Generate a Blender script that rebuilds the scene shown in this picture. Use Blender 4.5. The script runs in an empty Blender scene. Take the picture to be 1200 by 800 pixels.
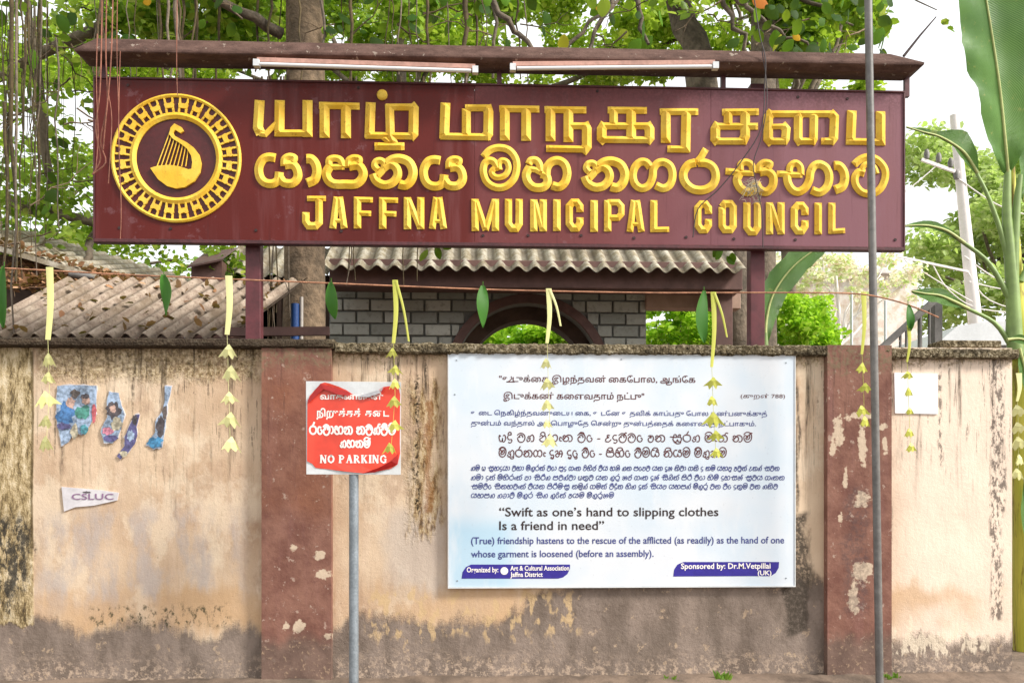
import bpy, bmesh, math, random
import numpy as np
from mathutils import Vector, Matrix, noise as mnoise

# ------------------------------------------------------------------ camera, sky, sun, exposure
R = math.radians
sc = bpy.context.scene
COL = sc.collection
F, D, H, YAW, CX, CY = 1100.0, 7.3, 1.51, R(2.4), 600.0, 570.0
cam_d = bpy.data.cameras.new('camera'); cam = bpy.data.objects.new('camera', cam_d); COL.objects.link(cam)
cam.location = (0, -D, H); cam.rotation_euler = (R(90), 0, -YAW)
cam_d.sensor_width = 36; cam_d.lens = 36*F/1200; cam_d.shift_y = 170/1200; cam_d.clip_end = 3000; cam_d.clip_start = 0.05
sc.camera = cam
SUN_EL, SUN_AZ = R(36), R(64)          # azimuth measured from -Y (towards the camera) to +X
sd = Vector((math.cos(SUN_EL)*math.sin(SUN_AZ), -math.cos(SUN_EL)*math.cos(SUN_AZ), math.sin(SUN_EL)))
sl = bpy.data.lights.new('sun', 'SUN'); sl.energy = 2.0; sl.angle = R(11); sl.color = (1, .96, .89)
so = bpy.data.objects.new('sun', sl); COL.objects.link(so); so.rotation_euler = (-sd).to_track_quat('-Z', 'Y').to_euler()
so.location = (6, -10, 12)
world = bpy.data.worlds.new('World'); sc.world = world; world.use_nodes = True
wt = world.node_tree; wt.nodes.clear()
sky = wt.nodes.new('ShaderNodeTexSky'); sky.sky_type = 'NISHITA'; sky.sun_disc = False
sky.sun_elevation = SUN_EL; sky.sun_rotation = math.atan2(sd.x, sd.y); sky.dust_density = 3.0
mx = wt.nodes.new('ShaderNodeMix'); mx.data_type = 'RGBA'; mx.inputs[0].default_value = 0.82   # thin bright cloud over the blue
mx.inputs[7].default_value = (7.4, 7.4, 7.3, 1)
bg = wt.nodes.new('ShaderNodeBackground'); bg.inputs[1].default_value = 0.08
wo = wt.nodes.new('ShaderNodeOutputWorld')
wt.links.new(sky.outputs[0], mx.inputs[6]); wt.links.new(mx.outputs[2], bg.inputs[0]); wt.links.new(bg.outputs[0], wo.inputs[0])
vs = sc.view_settings; vs.view_transform = 'Standard'; vs.look = 'None'; vs.gamma = 1; vs.exposure = 1.38
sc.cycles.max_bounces = 6; sc.cycles.transparent_max_bounces = 8

rnd = random.Random(7)
npr = np.random.default_rng(11)

# ------------------------------------------------------------------ measuring: a point on the plane y = const
_f = Vector((math.sin(YAW), math.cos(YAW), 0)); _r = Vector((math.cos(YAW), -math.sin(YAW), 0)); _u = Vector((0, 0, 1))
def P(px, py, y=0.0):
    d = _f + _r*((px-CX)/F) + _u*((CY-py)/F)
    t = (y+D)/d.y
    return Vector((0, -D, H)) + d*t
def X(px, y=0.0): return P(px, 570, y).x
def Z(py, px=600, y=0.0): return P(px, py, y).z
def PXM(y=0.0): return (y+D)/F            # metres per pixel at that distance

# ------------------------------------------------------------------ objects
def tag(o, label=None, cat=None, group=None, kind=None):
    if label: o['label'] = label
    if cat: o['category'] = cat
    if group: o['group'] = group
    if kind: o['kind'] = kind
    return o
def thing(name, loc, label, cat, group=None):
    o = bpy.data.objects.new(name, None); COL.objects.link(o); o.location = loc; o.empty_display_size = .1
    return tag(o, label, cat, group)
def root_loc(o):
    v = Vector((0, 0, 0))
    while o is not None: v += Vector(o.location); o = o.parent
    return v

class MB:
    """collects shapes in world coordinates; build() links them as one mesh object"""
    def __init__(s): s.v = []; s.f = []; s.sm = []
    def add(s, vs_, fs, smooth=False):
        n = len(s.v); s.v += [tuple(v) for v in vs_]
        for f in fs: s.f.append([i+n for i in f]); s.sm.append(smooth)
        return s
    def box(s, x0, x1, y0, y1, z0, z1):
        c = [(x0,y0,z0),(x1,y0,z0),(x1,y1,z0),(x0,y1,z0),(x0,y0,z1),(x1,y0,z1),(x1,y1,z1),(x0,y1,z1)]
        return s.add(c, [(0,3,2,1),(4,5,6,7),(0,1,5,4),(1,2,6,5),(2,3,7,6),(3,0,4,7)])
    def bar(s, a, b, w, h, up=(0,0,1)):
        a = Vector(a); b = Vector(b); d = (b-a).normalized(); up = Vector(up)
        sx = d.cross(up).normalized(); uz = sx.cross(d).normalized()
        c = []
        for p in (a, b):
            for (i, j) in ((-1,-1),(1,-1),(1,1),(-1,1)): c.append(p + sx*(i*w/2) + uz*(j*h/2))
        return s.add(c, [(3,2,1,0),(4,5,6,7),(0,1,5,4),(1,2,6,5),(2,3,7,6),(3,0,4,7)])
    def tube(s, pts, rad, n=8, cap=True):
        pts = [Vector(p) for p in pts]; m = len(pts)
        rr = rad if isinstance(rad, (list, tuple)) else [rad]*m
        vs_ = []; prev = None
        for i, p in enumerate(pts):
            d = (pts[min(i+1, m-1)] - pts[max(i-1, 0)]).normalized()
            if prev is None:
                up = Vector((0,0,1)) if abs(d.z) < .9 else Vector((1,0,0)); a = d.cross(up).normalized()
            else: a = (prev - d*prev.dot(d)).normalized()
            prev = a; b = d.cross(a)
            for k in range(n):
                t = 2*math.pi*k/n; vs_.append(p + (a*math.cos(t) + b*math.sin(t))*rr[i])
        fs = []
        for i in range(m-1):
            for k in range(n):
                k2 = (k+1) % n; fs.append((i*n+k, i*n+k2, (i+1)*n+k2, (i+1)*n+k))
        s.add(vs_, fs, True)
        if cap: s.add(vs_[:n], [tuple(range(n-1, -1, -1))]); s.add(vs_[-n:], [tuple(range(n))])
        return s
    def prism(s, pts, y0, y1):
        """outline in x,z extruded from y0 (front) to y1"""
        n = len(pts)
        vs_ = [(p[0], y0, p[1]) for p in pts] + [(p[0], y1, p[1]) for p in pts]
        fs = [tuple(range(n)), tuple(range(2*n-1, n-1, -1))] + [(i+n, (i+1) % n+n, (i+1) % n, i) for i in range(n)]
        return s.add(vs_, fs)
    def build(s, name, mat, parent=None, loc=None, fix=True, bevel=0):
        me = bpy.data.meshes.new(name)
        base = root_loc(parent) if parent is not None else Vector(loc or (0,0,0))
        bx, by, bz = base
        me.from_pydata([(a-bx, b-by, c-bz) for a, b, c in s.v], [], s.f)
        me.polygons.foreach_set('use_smooth', s.sm)
        if fix:
            b = bmesh.new(); b.from_mesh(me); bmesh.ops.recalc_face_normals(b, faces=b.faces)
            if bevel:
                bmesh.ops.bevel(b, geom=b.edges[:], offset=bevel, segments=1, affect='EDGES')
            big = [f for f in b.faces if len(f.verts) > 6]
            if big: bmesh.ops.triangulate(b, faces=big)
            b.to_mesh(me); b.free()
        me.materials.append(mat)
        o = bpy.data.objects.new(name, me); COL.objects.link(o)
        if parent is not None: o.parent = parent
        else: o.location = base
        return o
def dup(o, parent, loc=None, name=None):
    c = o.copy(); COL.objects.link(c); c.parent = parent
    if loc is not None: c.location = loc
    return c

def smooth(pts, k=6):
    """Catmull-Rom through 2D/3D points"""
    pts = [Vector(p) for p in pts]; out = []
    for i in range(len(pts)-1):
        p0 = pts[max(i-1, 0)]; p1 = pts[i]; p2 = pts[i+1]; p3 = pts[min(i+2, len(pts)-1)]
        for j in range(k):
            t = j/k
            out.append(0.5*((2*p1)+(p2-p0)*t+(2*p0-5*p1+4*p2-p3)*t*t+(3*p1-p0-3*p2+p3)*t*t*t))
    out.append(pts[-1]); return out

# ------------------------------------------------------------------ materials
def lin(c): c /= 255.0; return c/12.92 if c <= .04045 else ((c+.055)/1.055)**2.4
def C(r, g, b, k=1.0): return (lin(r)*k, lin(g)*k, lin(b)*k, 1)
class NT:
    def __init__(s, name):
        s.mat = bpy.data.materials.new(name); s.mat.use_nodes = True; s.t = s.mat.node_tree; s.t.nodes.clear()
        s.out = s.t.nodes.new('ShaderNodeOutputMaterial')
        s.geo = s.t.nodes.new('ShaderNodeNewGeometry'); s.pos = s.geo.outputs['Position']; s.xyz = None
    def N(s, ty): return s.t.nodes.new(ty)
    def put(s, sock, v):
        if isinstance(v, bpy.types.NodeSocket): s.t.links.new(v, sock)
        elif v is not None: sock.default_value = v
    def coord(s, i):
        if s.xyz is None: n = s.N('ShaderNodeSeparateXYZ'); s.put(n.inputs[0], s.pos); s.xyz = n
        return s.xyz.outputs[i]
    def m(s, op, a, b=None, clamp=False):
        n = s.N('ShaderNodeMath'); n.operation = op; n.use_clamp = clamp; s.put(n.inputs[0], a); s.put(n.inputs[1], b); return n.outputs[0]
    def rng(s, v, a, b, lo=0.0, hi=1.0):
        n = s.N('ShaderNodeMapRange'); n.interpolation_type = 'SMOOTHSTEP'; s.put(n.inputs[0], v)
        n.inputs[1].default_value = a; n.inputs[2].default_value = b; n.inputs[3].default_value = lo; n.inputs[4].default_value = hi; return n.outputs[0]
    def noise(s, scale=5, detail=4, rough=.55, st=(1,1,1), off=(0,0,0), vec=None):
        mp = s.N('ShaderNodeMapping'); s.put(mp.inputs[0], vec if vec is not None else s.pos); mp.inputs[3].default_value = st; mp.inputs[1].default_value = off
        n = s.N('ShaderNodeTexNoise'); s.put(n.inputs['Vector'], mp.outputs[0]); n.inputs['Scale'].default_value = scale
        n.inputs['Detail'].default_value = detail; n.inputs['Roughness'].default_value = rough; return n.outputs[0]
    def voro(s, scale=20, feature='F1', st=(1,1,1), out=0):
        mp = s.N('ShaderNodeMapping'); s.put(mp.inputs[0], s.pos); mp.inputs[3].default_value = st
        n = s.N('ShaderNodeTexVoronoi'); n.feature = feature; s.put(n.inputs['Vector'], mp.outputs[0]); n.inputs['Scale'].default_value = scale; return n.outputs[out]
    def mix(s, f, a, b, mode='MIX'):
        n = s.N('ShaderNodeMix'); n.data_type = 'RGBA'; n.blend_type = mode; s.put(n.inputs[0], f); s.put(n.inputs[6], a); s.put(n.inputs[7], b); return n.outputs[2]
    def ramp(s, v, stops):
        n = s.N('ShaderNodeValToRGB'); cr = n.color_ramp
        while len(cr.elements) < len(stops): cr.elements.new(.5)
        for e, (p, c) in zip(cr.elements, stops): e.position = p; e.color = c
        s.put(n.inputs[0], v); return n.outputs[0]
    def boxm(s, x0, x1, z0, z1, soft=.03, nx=None, nz=None):
        x = s.coord(0); z = s.coord(2)
        if nx is not None: x = s.m('ADD', x, nx)
        if nz is not None: z = s.m('ADD', z, nz)
        a = s.m('MULTIPLY', s.rng(x, x0-soft, x0+soft), s.rng(x, x1-soft, x1+soft, 1, 0))
        b = s.m('MULTIPLY', s.rng(z, z0-soft, z0+soft), s.rng(z, z1-soft, z1+soft, 1, 0))
        return s.m('MULTIPLY', a, b)
    def ell(s, cx, cz, rx, rz, nz_=None, soft=.25):
        dx = s.m('DIVIDE', s.m('SUBTRACT', s.coord(0), cx), rx); dz = s.m('DIVIDE', s.m('SUBTRACT', s.coord(2), cz), rz)
        d = s.m('SQRT', s.m('ADD', s.m('MULTIPLY', dx, dx), s.m('MULTIPLY', dz, dz)))
        if nz_ is not None: d = s.m('ADD', d, nz_)
        return s.rng(d, 1-soft, 1+soft, 1, 0)
    def wob(s, n, amp): return s.m('MULTIPLY', s.m('SUBTRACT', n, .5), amp)
    def bsdf(s, col, rough=.6, metal=0, bump=None, dist=.01, strength=1, spec=.5, trans=None, tcol=None, coat=0):
        b = s.N('ShaderNodeBsdfPrincipled'); s.put(b.inputs['Base Color'], col); s.put(b.inputs['Roughness'], rough)
        b.inputs['Metallic'].default_value = metal; b.inputs['Specular IOR Level'].default_value = spec; b.inputs['Coat Weight'].default_value = coat
        if bump is not None:
            bn = s.N('ShaderNodeBump'); s.put(bn.inputs['Height'], bump); bn.inputs['Distance'].default_value = dist; bn.inputs['Strength'].default_value = strength
            s.put(b.inputs['Normal'], bn.outputs[0])
        o = b.outputs[0]
        if trans:
            t = s.N('ShaderNodeBsdfTranslucent'); s.put(t.inputs[0], tcol if tcol is not None else col)
            ms = s.N('ShaderNodeMixShader'); ms.inputs[0].default_value = trans; s.put(ms.inputs[1], o); s.put(ms.inputs[2], t.outputs[0]); o = ms.outputs[0]
        s.put(s.out.inputs[0], o); return s.mat

def plain(name, col, rough=.6, metal=0, var=.15, scale=30, bumpd=.0015, **k):
    n = NT(name); q = n.noise(scale, 5, .6); q2 = n.noise(scale*.13, 3, .5)
    dark = tuple(c*(1-var*1.6) for c in col[:3])+(1,); lite = tuple(min(1, c*(1+var)) for c in col[:3])+(1,)
    c = n.mix(n.rng(n.m('ADD', n.m('MULTIPLY', q, .5), n.m('MULTIPLY', q2, .5)), .35, .65), dark, lite)
    return n.bsdf(c, rough, metal, q, bumpd, **k)

# --- boundary wall paint
def wall_mat():
    n = NT('peeling_peach_wall_paint')
    big = n.noise(1.3, 4, .55); mid = n.noise(5, 5, .6, (1,1,.45)); fine = n.noise(38, 5, .65); vf = n.noise(120, 4, .7)
    streak = n.noise(9, 5, .6, (1,1,.12)); drip = n.noise(22, 4, .6, (1,1,.06), (3,0,1))
    col = n.mix(n.rng(big, .3, .7), C(214,180,148,.71), C(236,210,180,.82))
    bls = n.m('MULTIPLY', n.rng(n.noise(2.3, 6, .68, (1,1,.7), (3,1,7)), .50, .60), .5)
    col = n.mix(bls, col, C(244,226,200,.86))
    col = n.mix(n.m('MULTIPLY', n.rng(streak, .45, .75), .35), col, C(240,214,190,.8))
    col = n.mix(n.m('MULTIPLY', n.rng(drip, .55, .8), .28), col, C(186,142,112,.62))
    col = n.mix(n.m('MULTIPLY', n.rng(fine, .55, .75), .22), col, C(190,146,118,.6))
    col = n.mix(n.m('MULTIPLY', n.rng(vf, .62, .72), .35), col, C(150,118,100,.5))
    stn = n.rng(n.noise(3.2, 6, .7, (1,1,.6), (11,4,2)), .54, .68)
    col = n.mix(n.m('MULTIPLY', stn, .4), col, C(184,146,122,.62))
    chp = n.rng(n.noise(20, 5, .72, (1,1,1), (8,8,3)), .655, .685)
    col = n.mix(n.m('MULTIPLY', chp, .7), col, C(150,128,112,.6))
    # brighter light at the right end of the wall, put into the paint colour
    col = n.mix(n.m('MULTIPLY', n.rng(n.coord(0), X(1000), X(1090)), .75), col, C(250,230,212,.92))
    # lilac grey washed patches low on the left panel
    pm = n.boxm(X(55), X(290), Z(715), Z(600), .12, n.wob(mid, .5), n.wob(big, .5))
    col = n.mix(n.m('MULTIPLY', n.m('MULTIPLY', pm, n.rng(mid, .42, .62)), .75), col, C(205,192,186,.72))
    pm = n.boxm(X(455), X(522), Z(700), Z(590), .1, n.wob(mid, .4), n.wob(big, .4))
    col = n.mix(n.m('MULTIPLY', pm, .6), col, C(214,202,192,.74))
    # warm ochre tide mark just above the grime
    ed = n.m('ADD', n.wob(streak, .35), n.wob(mid, .3))
    tide = n.boxm(-9, X(1187), Z(735), Z(690), .07, None, ed)
    col = n.mix(n.m('MULTIPLY', n.m('MULTIPLY', tide, n.rng(big, .35, .62)), .7), col, C(220,176,128,.72))
    cream = n.m('MULTIPLY', n.boxm(X(430), X(680), Z(745), Z(695), .04, None, ed), n.rng(n.noise(14, 3, .5, (1,1,.5), (5,2,0)), .52, .6))
    # grime on the lower wall
    hz = n.m('ADD', n.coord(2), n.m('ADD', n.wob(streak, .26), n.m('ADD', n.wob(mid, .24), n.wob(fine, .07))))
    hz = n.m('ADD', n.m('ADD', hz, n.wob(big, .5)), n.rng(n.coord(0), X(540), X(700), 0, -.34))      # the tide stands higher behind the white board
    hz = n.m('ADD', hz, n.rng(n.coord(0), X(1030), X(1045), 0, .53))     # and lower at the right end
    grime = n.rng(n.m('ADD', hz, n.m('MULTIPLY', n.wob(vf, .1), 1.0)), Z(738), Z(722), .97, 0)
    gc = n.mix(n.rng(mid, .35, .65), C(126,112,102,.74), C(154,138,127,.80))
    gc = n.mix(n.m('MULTIPLY', n.rng(fine, .5, .7), .35), gc, C(104,90,80,.64))
    flake = n.m('MULTIPLY', n.rng(n.noise(18, 6, .75, (1,1,1), (7,3,2)), .49, .58), n.rng(n.m('ADD', n.coord(2), n.wob(big, .3)), Z(796), Z(752), 1, 0))
    gc = n.mix(n.m('MULTIPLY', flake, .9), gc, C(208,184,162,.8))
    fl2 = n.m('MULTIPLY', n.rng(n.noise(9, 4, .6, (1,1,1), (1,9,4)), .60, .64), n.rng(fine, .42, .55))
    gc = n.mix(n.m('MULTIPLY', fl2, .7), gc, C(206,180,152,.75))
    col = n.mix(grime, col, gc)
    col = n.mix(n.m('MULTIPLY', cream, .75), col, C(224,192,146,.78))
    cr2 = n.m('MULTIPLY', n.boxm(X(1045), X(1160), Z(770), Z(735), .03, None, ed), n.rng(n.noise(14, 4, .6, (1,1,.4), (5,7,0)), .50, .55))
    col = n.mix(n.m('MULTIPLY', cr2, .8), col, C(240,224,200,.85))
    # moss dots on the tide line
    mo = n.m('MULTIPLY', n.boxm(X(105), X(270), Z(732), Z(708), .03, None, n.wob(mid, .12)), n.rng(n.noise(19, 6, .72, (1,1,.7), (2,2,2)), .50, .62))
    col = n.mix(n.m('MULTIPLY', mo, .85), col, C(78,82,58,.55))
    # --- mildew band under the coping
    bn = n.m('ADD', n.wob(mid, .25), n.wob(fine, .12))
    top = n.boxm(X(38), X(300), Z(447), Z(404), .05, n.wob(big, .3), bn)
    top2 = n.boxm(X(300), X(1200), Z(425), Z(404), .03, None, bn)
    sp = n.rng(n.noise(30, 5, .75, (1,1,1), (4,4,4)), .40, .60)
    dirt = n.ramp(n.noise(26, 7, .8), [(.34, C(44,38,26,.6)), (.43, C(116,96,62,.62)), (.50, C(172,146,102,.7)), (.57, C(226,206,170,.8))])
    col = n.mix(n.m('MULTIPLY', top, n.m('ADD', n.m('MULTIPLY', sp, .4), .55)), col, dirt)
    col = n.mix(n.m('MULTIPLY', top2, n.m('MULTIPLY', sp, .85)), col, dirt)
    dr = n.noise(10, 5, .65, (1,1,.05), (4,0,6)); dr2 = n.noise(34, 4, .7, (1,1,.07), (1,0,3))
    fd = n.rng(n.m('ADD', n.coord(2), n.wob(n.noise(6, 3, .6, (1,1,.01)), 1.6)), Z(640), Z(420))
    dm = n.m('MULTIPLY', n.m('MULTIPLY', n.rng(dr, .52, .60), fd), n.rng(dr2, .38, .6))
    col = n.mix(n.m('MULTIPLY', dm, .8), col, C(104,88,70,.6))
    dm2 = n.m('MULTIPLY', n.m('MULTIPLY', n.rng(dr2, .56, .64), fd), n.rng(fine, .38, .5))
    col = n.mix(n.m('MULTIPLY', dm2, .8), col, C(70,62,52,.6))
    # --- lichen crusted column at the far left
    cr = n.boxm(-9, X(39), Z(730), Z(404), .012, n.wob(streak, .05), n.wob(mid, .3))
    crust = n.ramp(n.noise(15, 7, .82, (1,1,.3)), [(.34, C(40,36,30,.6)), (.42, C(118,100,66,.65)), (.47, C(176,154,108,.72)), (.53, C(216,194,152,.78)), (.62, C(238,222,190,.84))])
    col = n.mix(n.m('MULTIPLY', cr, .9), col, crust)
    bl = n.m('MULTIPLY', n.ell(X(9), Z(655), .17, .36, n.m('ADD', n.wob(mid, 2.2), n.wob(fine, .8))), n.rng(n.noise(15, 6, .78, (1,1,.5), (1,1,8)), .42, .54))
    col = n.mix(n.m('MULTIPLY', bl, .9), col, C(56,56,56,.6))
    seam = n.boxm(X(36.5), X(39.5), Z(640), Z(415), .006, n.wob(streak, .05))
    col = n.mix(n.m('MULTIPLY', seam, .7), col, C(92,74,40,.6))
    # --- rust and crust running down beside the white board
    w1 = n.m('ADD', n.wob(mid, .22), n.wob(fine, .1))
    run = n.boxm(X(478), X(520), Z(625), Z(452), .05, w1, n.wob(mid, .7))
    rc = n.ramp(n.noise(26, 6, .75, (1,1,.4), (0,0,5)), [(.33, C(60,46,30,.6)), (.44, C(142,106,62,.62)), (.52, C(206,176,130,.7)), (.66, C(232,212,178,.8))])
    rm = n.rng(n.noise(16, 6, .65, (1,1,.2), (6,0,0)), .40, .56)
    col = n.mix(n.m('MULTIPLY', run, n.m('ADD', n.m('MULTIPLY', rm, .85), .06)), col, rc)
    col = n.mix(n.m('MULTIPLY', n.boxm(X(486), X(492), Z(600), Z(440), .015, w1), n.rng(fine, .4, .6)), col, C(64,54,40,.6))
    col = n.mix(n.m('MULTIPLY', n.boxm(X(500), X(508), Z(600), Z(470), .015, w1), .6), col, C(170,112,58,.6))
    # --- dark blotch right of the white board
    bl = n.m('ADD', n.boxm(X(920), X(947), Z(735), Z(590), .03, n.m('ADD', n.wob(mid, .3), n.wob(fine, .08)), n.wob(big, .5)), n.m('MULTIPLY', n.boxm(X(924), X(936), Z(600), Z(428), .012, n.wob(mid, .14)), n.rng(streak, .42, .55)), True)
    col = n.mix(n.m('MULTIPLY', bl, n.rng(fine, .33, .55, .45, .95)), col, C(92,82,72,.6))
    # --- right end: thin dark seams and the eaten corner
    s1 = n.boxm(X(1099), X(1104), Z(545), Z(412), .012, n.wob(mid, .1), n.wob(fine, .1))
    s2 = n.boxm(X(1160), X(1178), Z(600), Z(412), .015, n.wob(mid, .1))
    s3 = n.boxm(X(1162), X(1174), Z(730), Z(600), .02, n.wob(mid, .16))
    s4 = n.boxm(X(1038), X(1046), Z(640), Z(420), .012, n.wob(mid, .12))
    sm = n.m('MULTIPLY', n.rng(n.noise(24, 5, .75, (1,1,.45), (9,0,0)), .47, .56), n.m('ADD', n.m('ADD', s1, s2), n.m('ADD', s3, n.m('MULTIPLY', s4, .6))), True)
    col = n.mix(n.m('MULTIPLY', sm, .8), col, C(92,80,74,.6))
    h = n.m('ADD', n.m('MULTIPLY', fine, .28), n.m('ADD', n.m('MULTIPLY', mid, .8), n.m('MULTIPLY', vf, .2)))
    h = n.m('SUBTRACT', h, n.m('MULTIPLY', grime, n.m('MULTIPLY', n.noise(16, 5, .7), .9)))
    h = n.m('ADD', h, n.m('MULTIPLY', n.m('ADD', cr, n.m('ADD', top, run)), n.m('MULTIPLY', n.noise(30, 4, .7), .9)))
    return n.bsdf(col, .88, 0, h, .014, .8, spec=.2)

def pilaster_mat():
    n = NT('faded_maroon_pilaster_paint')
    big = n.noise(1.7, 4, .55); mid = n.noise(6, 5, .6); fine = n.noise(36, 5, .65); streak = n.noise(12, 4, .6, (1,1,.1))
    col = n.mix(n.rng(mid, .3, .7), C(132,88,76,.68), C(158,114,98,.74))
    col = n.mix(n.m('MULTIPLY', n.rng(streak, .5, .75), .4), col, C(164,118,112,.66))
    f1 = n.boxm(X(300), X(395), Z(600), Z(430), .12, n.wob(mid, .4), n.wob(big, .5))
    col = n.mix(n.m('MULTIPLY', f1, n.rng(big, .4, .65, .2, .6)), col, C(170,112,84,.66))
    col = n.mix(n.m('MULTIPLY', n.rng(fine, .55, .7), .35), col, C(120,76,72,.62))
    col = n.mix(n.m('MULTIPLY', n.rng(n.noise(13, 5, .7, (1,1,1), (3,5,1)), .60, .645), .85), col, C(196,168,152,.72))
    # peeled patches where bills were torn off
    wb = n.m('ADD', n.wob(n.noise(22, 4, .65), 3.2), n.wob(n.noise(9, 2, .5), 2.0)); pk = None
    for (cx, cy, rx, ry) in ((1008,668,10,12),(1000,700,5,16),(1001,713,5,6),(1017,665,5,9),(982,505,5,20),(975,525,3,12),(1006,488,16,5),(1010,520,4,22),(990,560,3,10),(1034,500,6,4),(1036,520,3,9),(1008,585,8,9),(984,608,3,6),
                             (378,672,7,6),(375,650,5,6),(345,640,4,4),(384,745,5,4),(337,735,4,5),(350,735,6,6)):
        e = n.ell(X(cx, -.06), Z(cy, cx, -.06), rx*PXM(), ry*PXM(), wb, .2); pk = e if pk is None else n.m('MAXIMUM', pk, e)
    col = n.mix(n.m('MULTIPLY', pk, .9), col, C(228,206,180,.78))
    g2 = n.m('MULTIPLY', n.boxm(X(985), X(1012), Z(720), Z(570), .04, n.wob(mid, .3)), n.rng(fine, .35, .6))
    col = n.mix(n.m('MULTIPLY', g2, .5), col, C(104,88,88,.6))
    hz = n.m('ADD', n.coord(2), n.m('ADD', n.wob(streak, .2), n.wob(mid, .25)))
    gr = n.rng(hz, Z(760), Z(735), 1, 0)
    gc = n.mix(n.rng(mid, .3, .7), C(116,98,88,.66), C(140,118,106,.7))
    gc = n.mix(n.m('MULTIPLY', n.rng(fine, .58, .64), .6), gc, C(206,178,146,.75))
    col = n.mix(n.m('MULTIPLY', gr, .8), col, gc)
    pd = n.m('MULTIPLY', n.rng(n.noise(26, 5, .7, (1,1,.06), (2,0,1)), .52, .64), n.rng(n.m('ADD', n.coord(2), n.wob(mid, .8)), Z(620), Z(430)))
    col = n.mix(n.m('MULTIPLY', pd, .55), col, C(92,66,60,.6))
    tp = n.m('MULTIPLY', n.boxm(-9, 9, Z(432), Z(404), .03, None, n.wob(mid, .3)), n.rng(fine, .4, .6))
    col = n.mix(n.m('MULTIPLY', tp, .8), col, C(150,132,104,.6))
    return n.bsdf(col, .8, 0, n.m('ADD', n.m('MULTIPLY', fine, .5), mid), .01, .7, spec=.25)

def coping_mat():
    n = NT('lichen_stained_coping')
    a = n.noise(34, 6, .8); b = n.noise(4, 4, .6); v = n.voro(55)
    col = n.ramp(a, [(.32, C(36,32,26,.6)), (.44, C(104,92,68,.6)), (.54, C(164,148,118,.66)), (.68, C(214,204,180,.75))])
    bk = n.rng(n.noise(3.5, 5, .7, (1,1,2), (5,0,2)), .50, .62)
    col = n.mix(n.m('MULTIPLY', bk, .6), col, C(64,56,46,.6))
    left = n.rng(n.m('ADD', n.coord(0), n.wob(b, .3)), X(380), X(410), 1, 0)
    sm = n.ramp(n.noise(12, 5, .7, (.3,1,2)), [(.3, C(54,44,38,.6)), (.6, C(92,76,64,.6)), (.8, C(134,112,92,.6))])
    col = n.mix(n.m('MULTIPLY', left, .85), col, sm)
    return n.bsdf(col, .92, 0, n.m('ADD', a, n.m('MULTIPLY', v, .6)), .02, 1, spec=.15)

def board_mat():
    n = NT('maroon_sign_paint')
    big = n.noise(1.1, 3, .5); fine = n.noise(60, 4, .6); st = n.noise(8, 4, .6, (1,1,.1)); st2 = n.noise(30, 4, .7, (1,1,.05))
    col = n.mix(n.rng(big, .3, .7), C(98,28,22,.68), C(110,36,30,.72))
    # purple cast of haze and reflection painted on the sheets right of the joint
    ch = n.rng(n.m('ADD', n.coord(0), n.wob(big, .12)), X(545, -.08), X(566, -.08))
    haze2 = n.rng(n.m('ADD', n.coord(0), n.wob(big, .8)), X(640), X(950))
    col = n.mix(ch, col, C(122,62,62,.78))
    col = n.mix(n.m('MULTIPLY', haze2, .6), col, C(152,110,122,.82))
    col = n.mix(n.m('MULTIPLY', n.rng(st, .5, .72), .34), col, C(140,88,90,.74))
    col = n.mix(n.m('MULTIPLY', n.rng(st2, .58, .72), .3), col, C(76,36,40,.6))
    col = n.mix(n.m('MULTIPLY', n.rng(n.noise(7, 5, .7), .60, .68), .35), col, C(150,110,116,.7))
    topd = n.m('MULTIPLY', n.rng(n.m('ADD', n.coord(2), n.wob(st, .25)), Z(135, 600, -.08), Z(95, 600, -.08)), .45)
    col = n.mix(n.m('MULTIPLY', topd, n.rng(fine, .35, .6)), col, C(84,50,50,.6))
    return n.bsdf(col, .5, 0, n.m('ADD', n.m('MULTIPLY', fine, .3), st), .003, .6, spec=.25)

def gold_mat():
    n = NT('chipped_gold_letter_paint')
    a = n.noise(28, 5, .7); b = n.noise(6, 3, .5)
    col = n.mix(n.rng(b, .3, .7), C(232,184,52,.93), C(242,206,84,.97))
    col = n.mix(n.m('MULTIPLY', n.rng(a, .56, .68), .5), col, C(176,120,50,.75))
    dn = n.noise(9, 5, .7, (1,1,.25))
    col = n.mix(n.m('MULTIPLY', n.rng(dn, .52, .7), .28), col, C(186,140,70,.75))
    return n.bsdf(col, .6, 0, a, .004, .7, spec=.3)

def hood_mat():
    n = NT('weathered_brown_hood_paint')
    a = n.noise(14, 5, .7, (.4,1,1)); b = n.noise(50, 5, .7)
    col = n.mix(n.rng(a, .3, .7), C(92,68,60,.64), C(124,96,86,.7))
    col = n.mix(n.m('MULTIPLY', n.rng(b, .55, .7), .5), col, C(66,48,42,.55))
    col = n.mix(n.m('MULTIPLY', n.rng(n.noise(20, 4, .6, (1,1,1), (5,5,5)), .64, .68), .8), col, C(176,160,146,.7))
    return n.bsdf(col, .8, 0, n.m('ADD', a, b), .006, .8, spec=.2)

def leaf_mat(name, stops, trans=.5, rough=.45, tmix=.55):
    n = NT(name)
    rp = n.geo.outputs['Random Per Island']
    cl = n.noise(.9, 2, .5)
    v = n.m('ADD', n.m('MULTIPLY', rp, .72), n.m('MULTIPLY', n.rng(cl, .3, .7), .28))
    col = n.ramp(v, stops)
    tc = n.mix(tmix, col, C(190,225,60,.6))
    return n.bsdf(col, rough, 0, trans=trans, tcol=tc, spec=.4)

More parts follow.
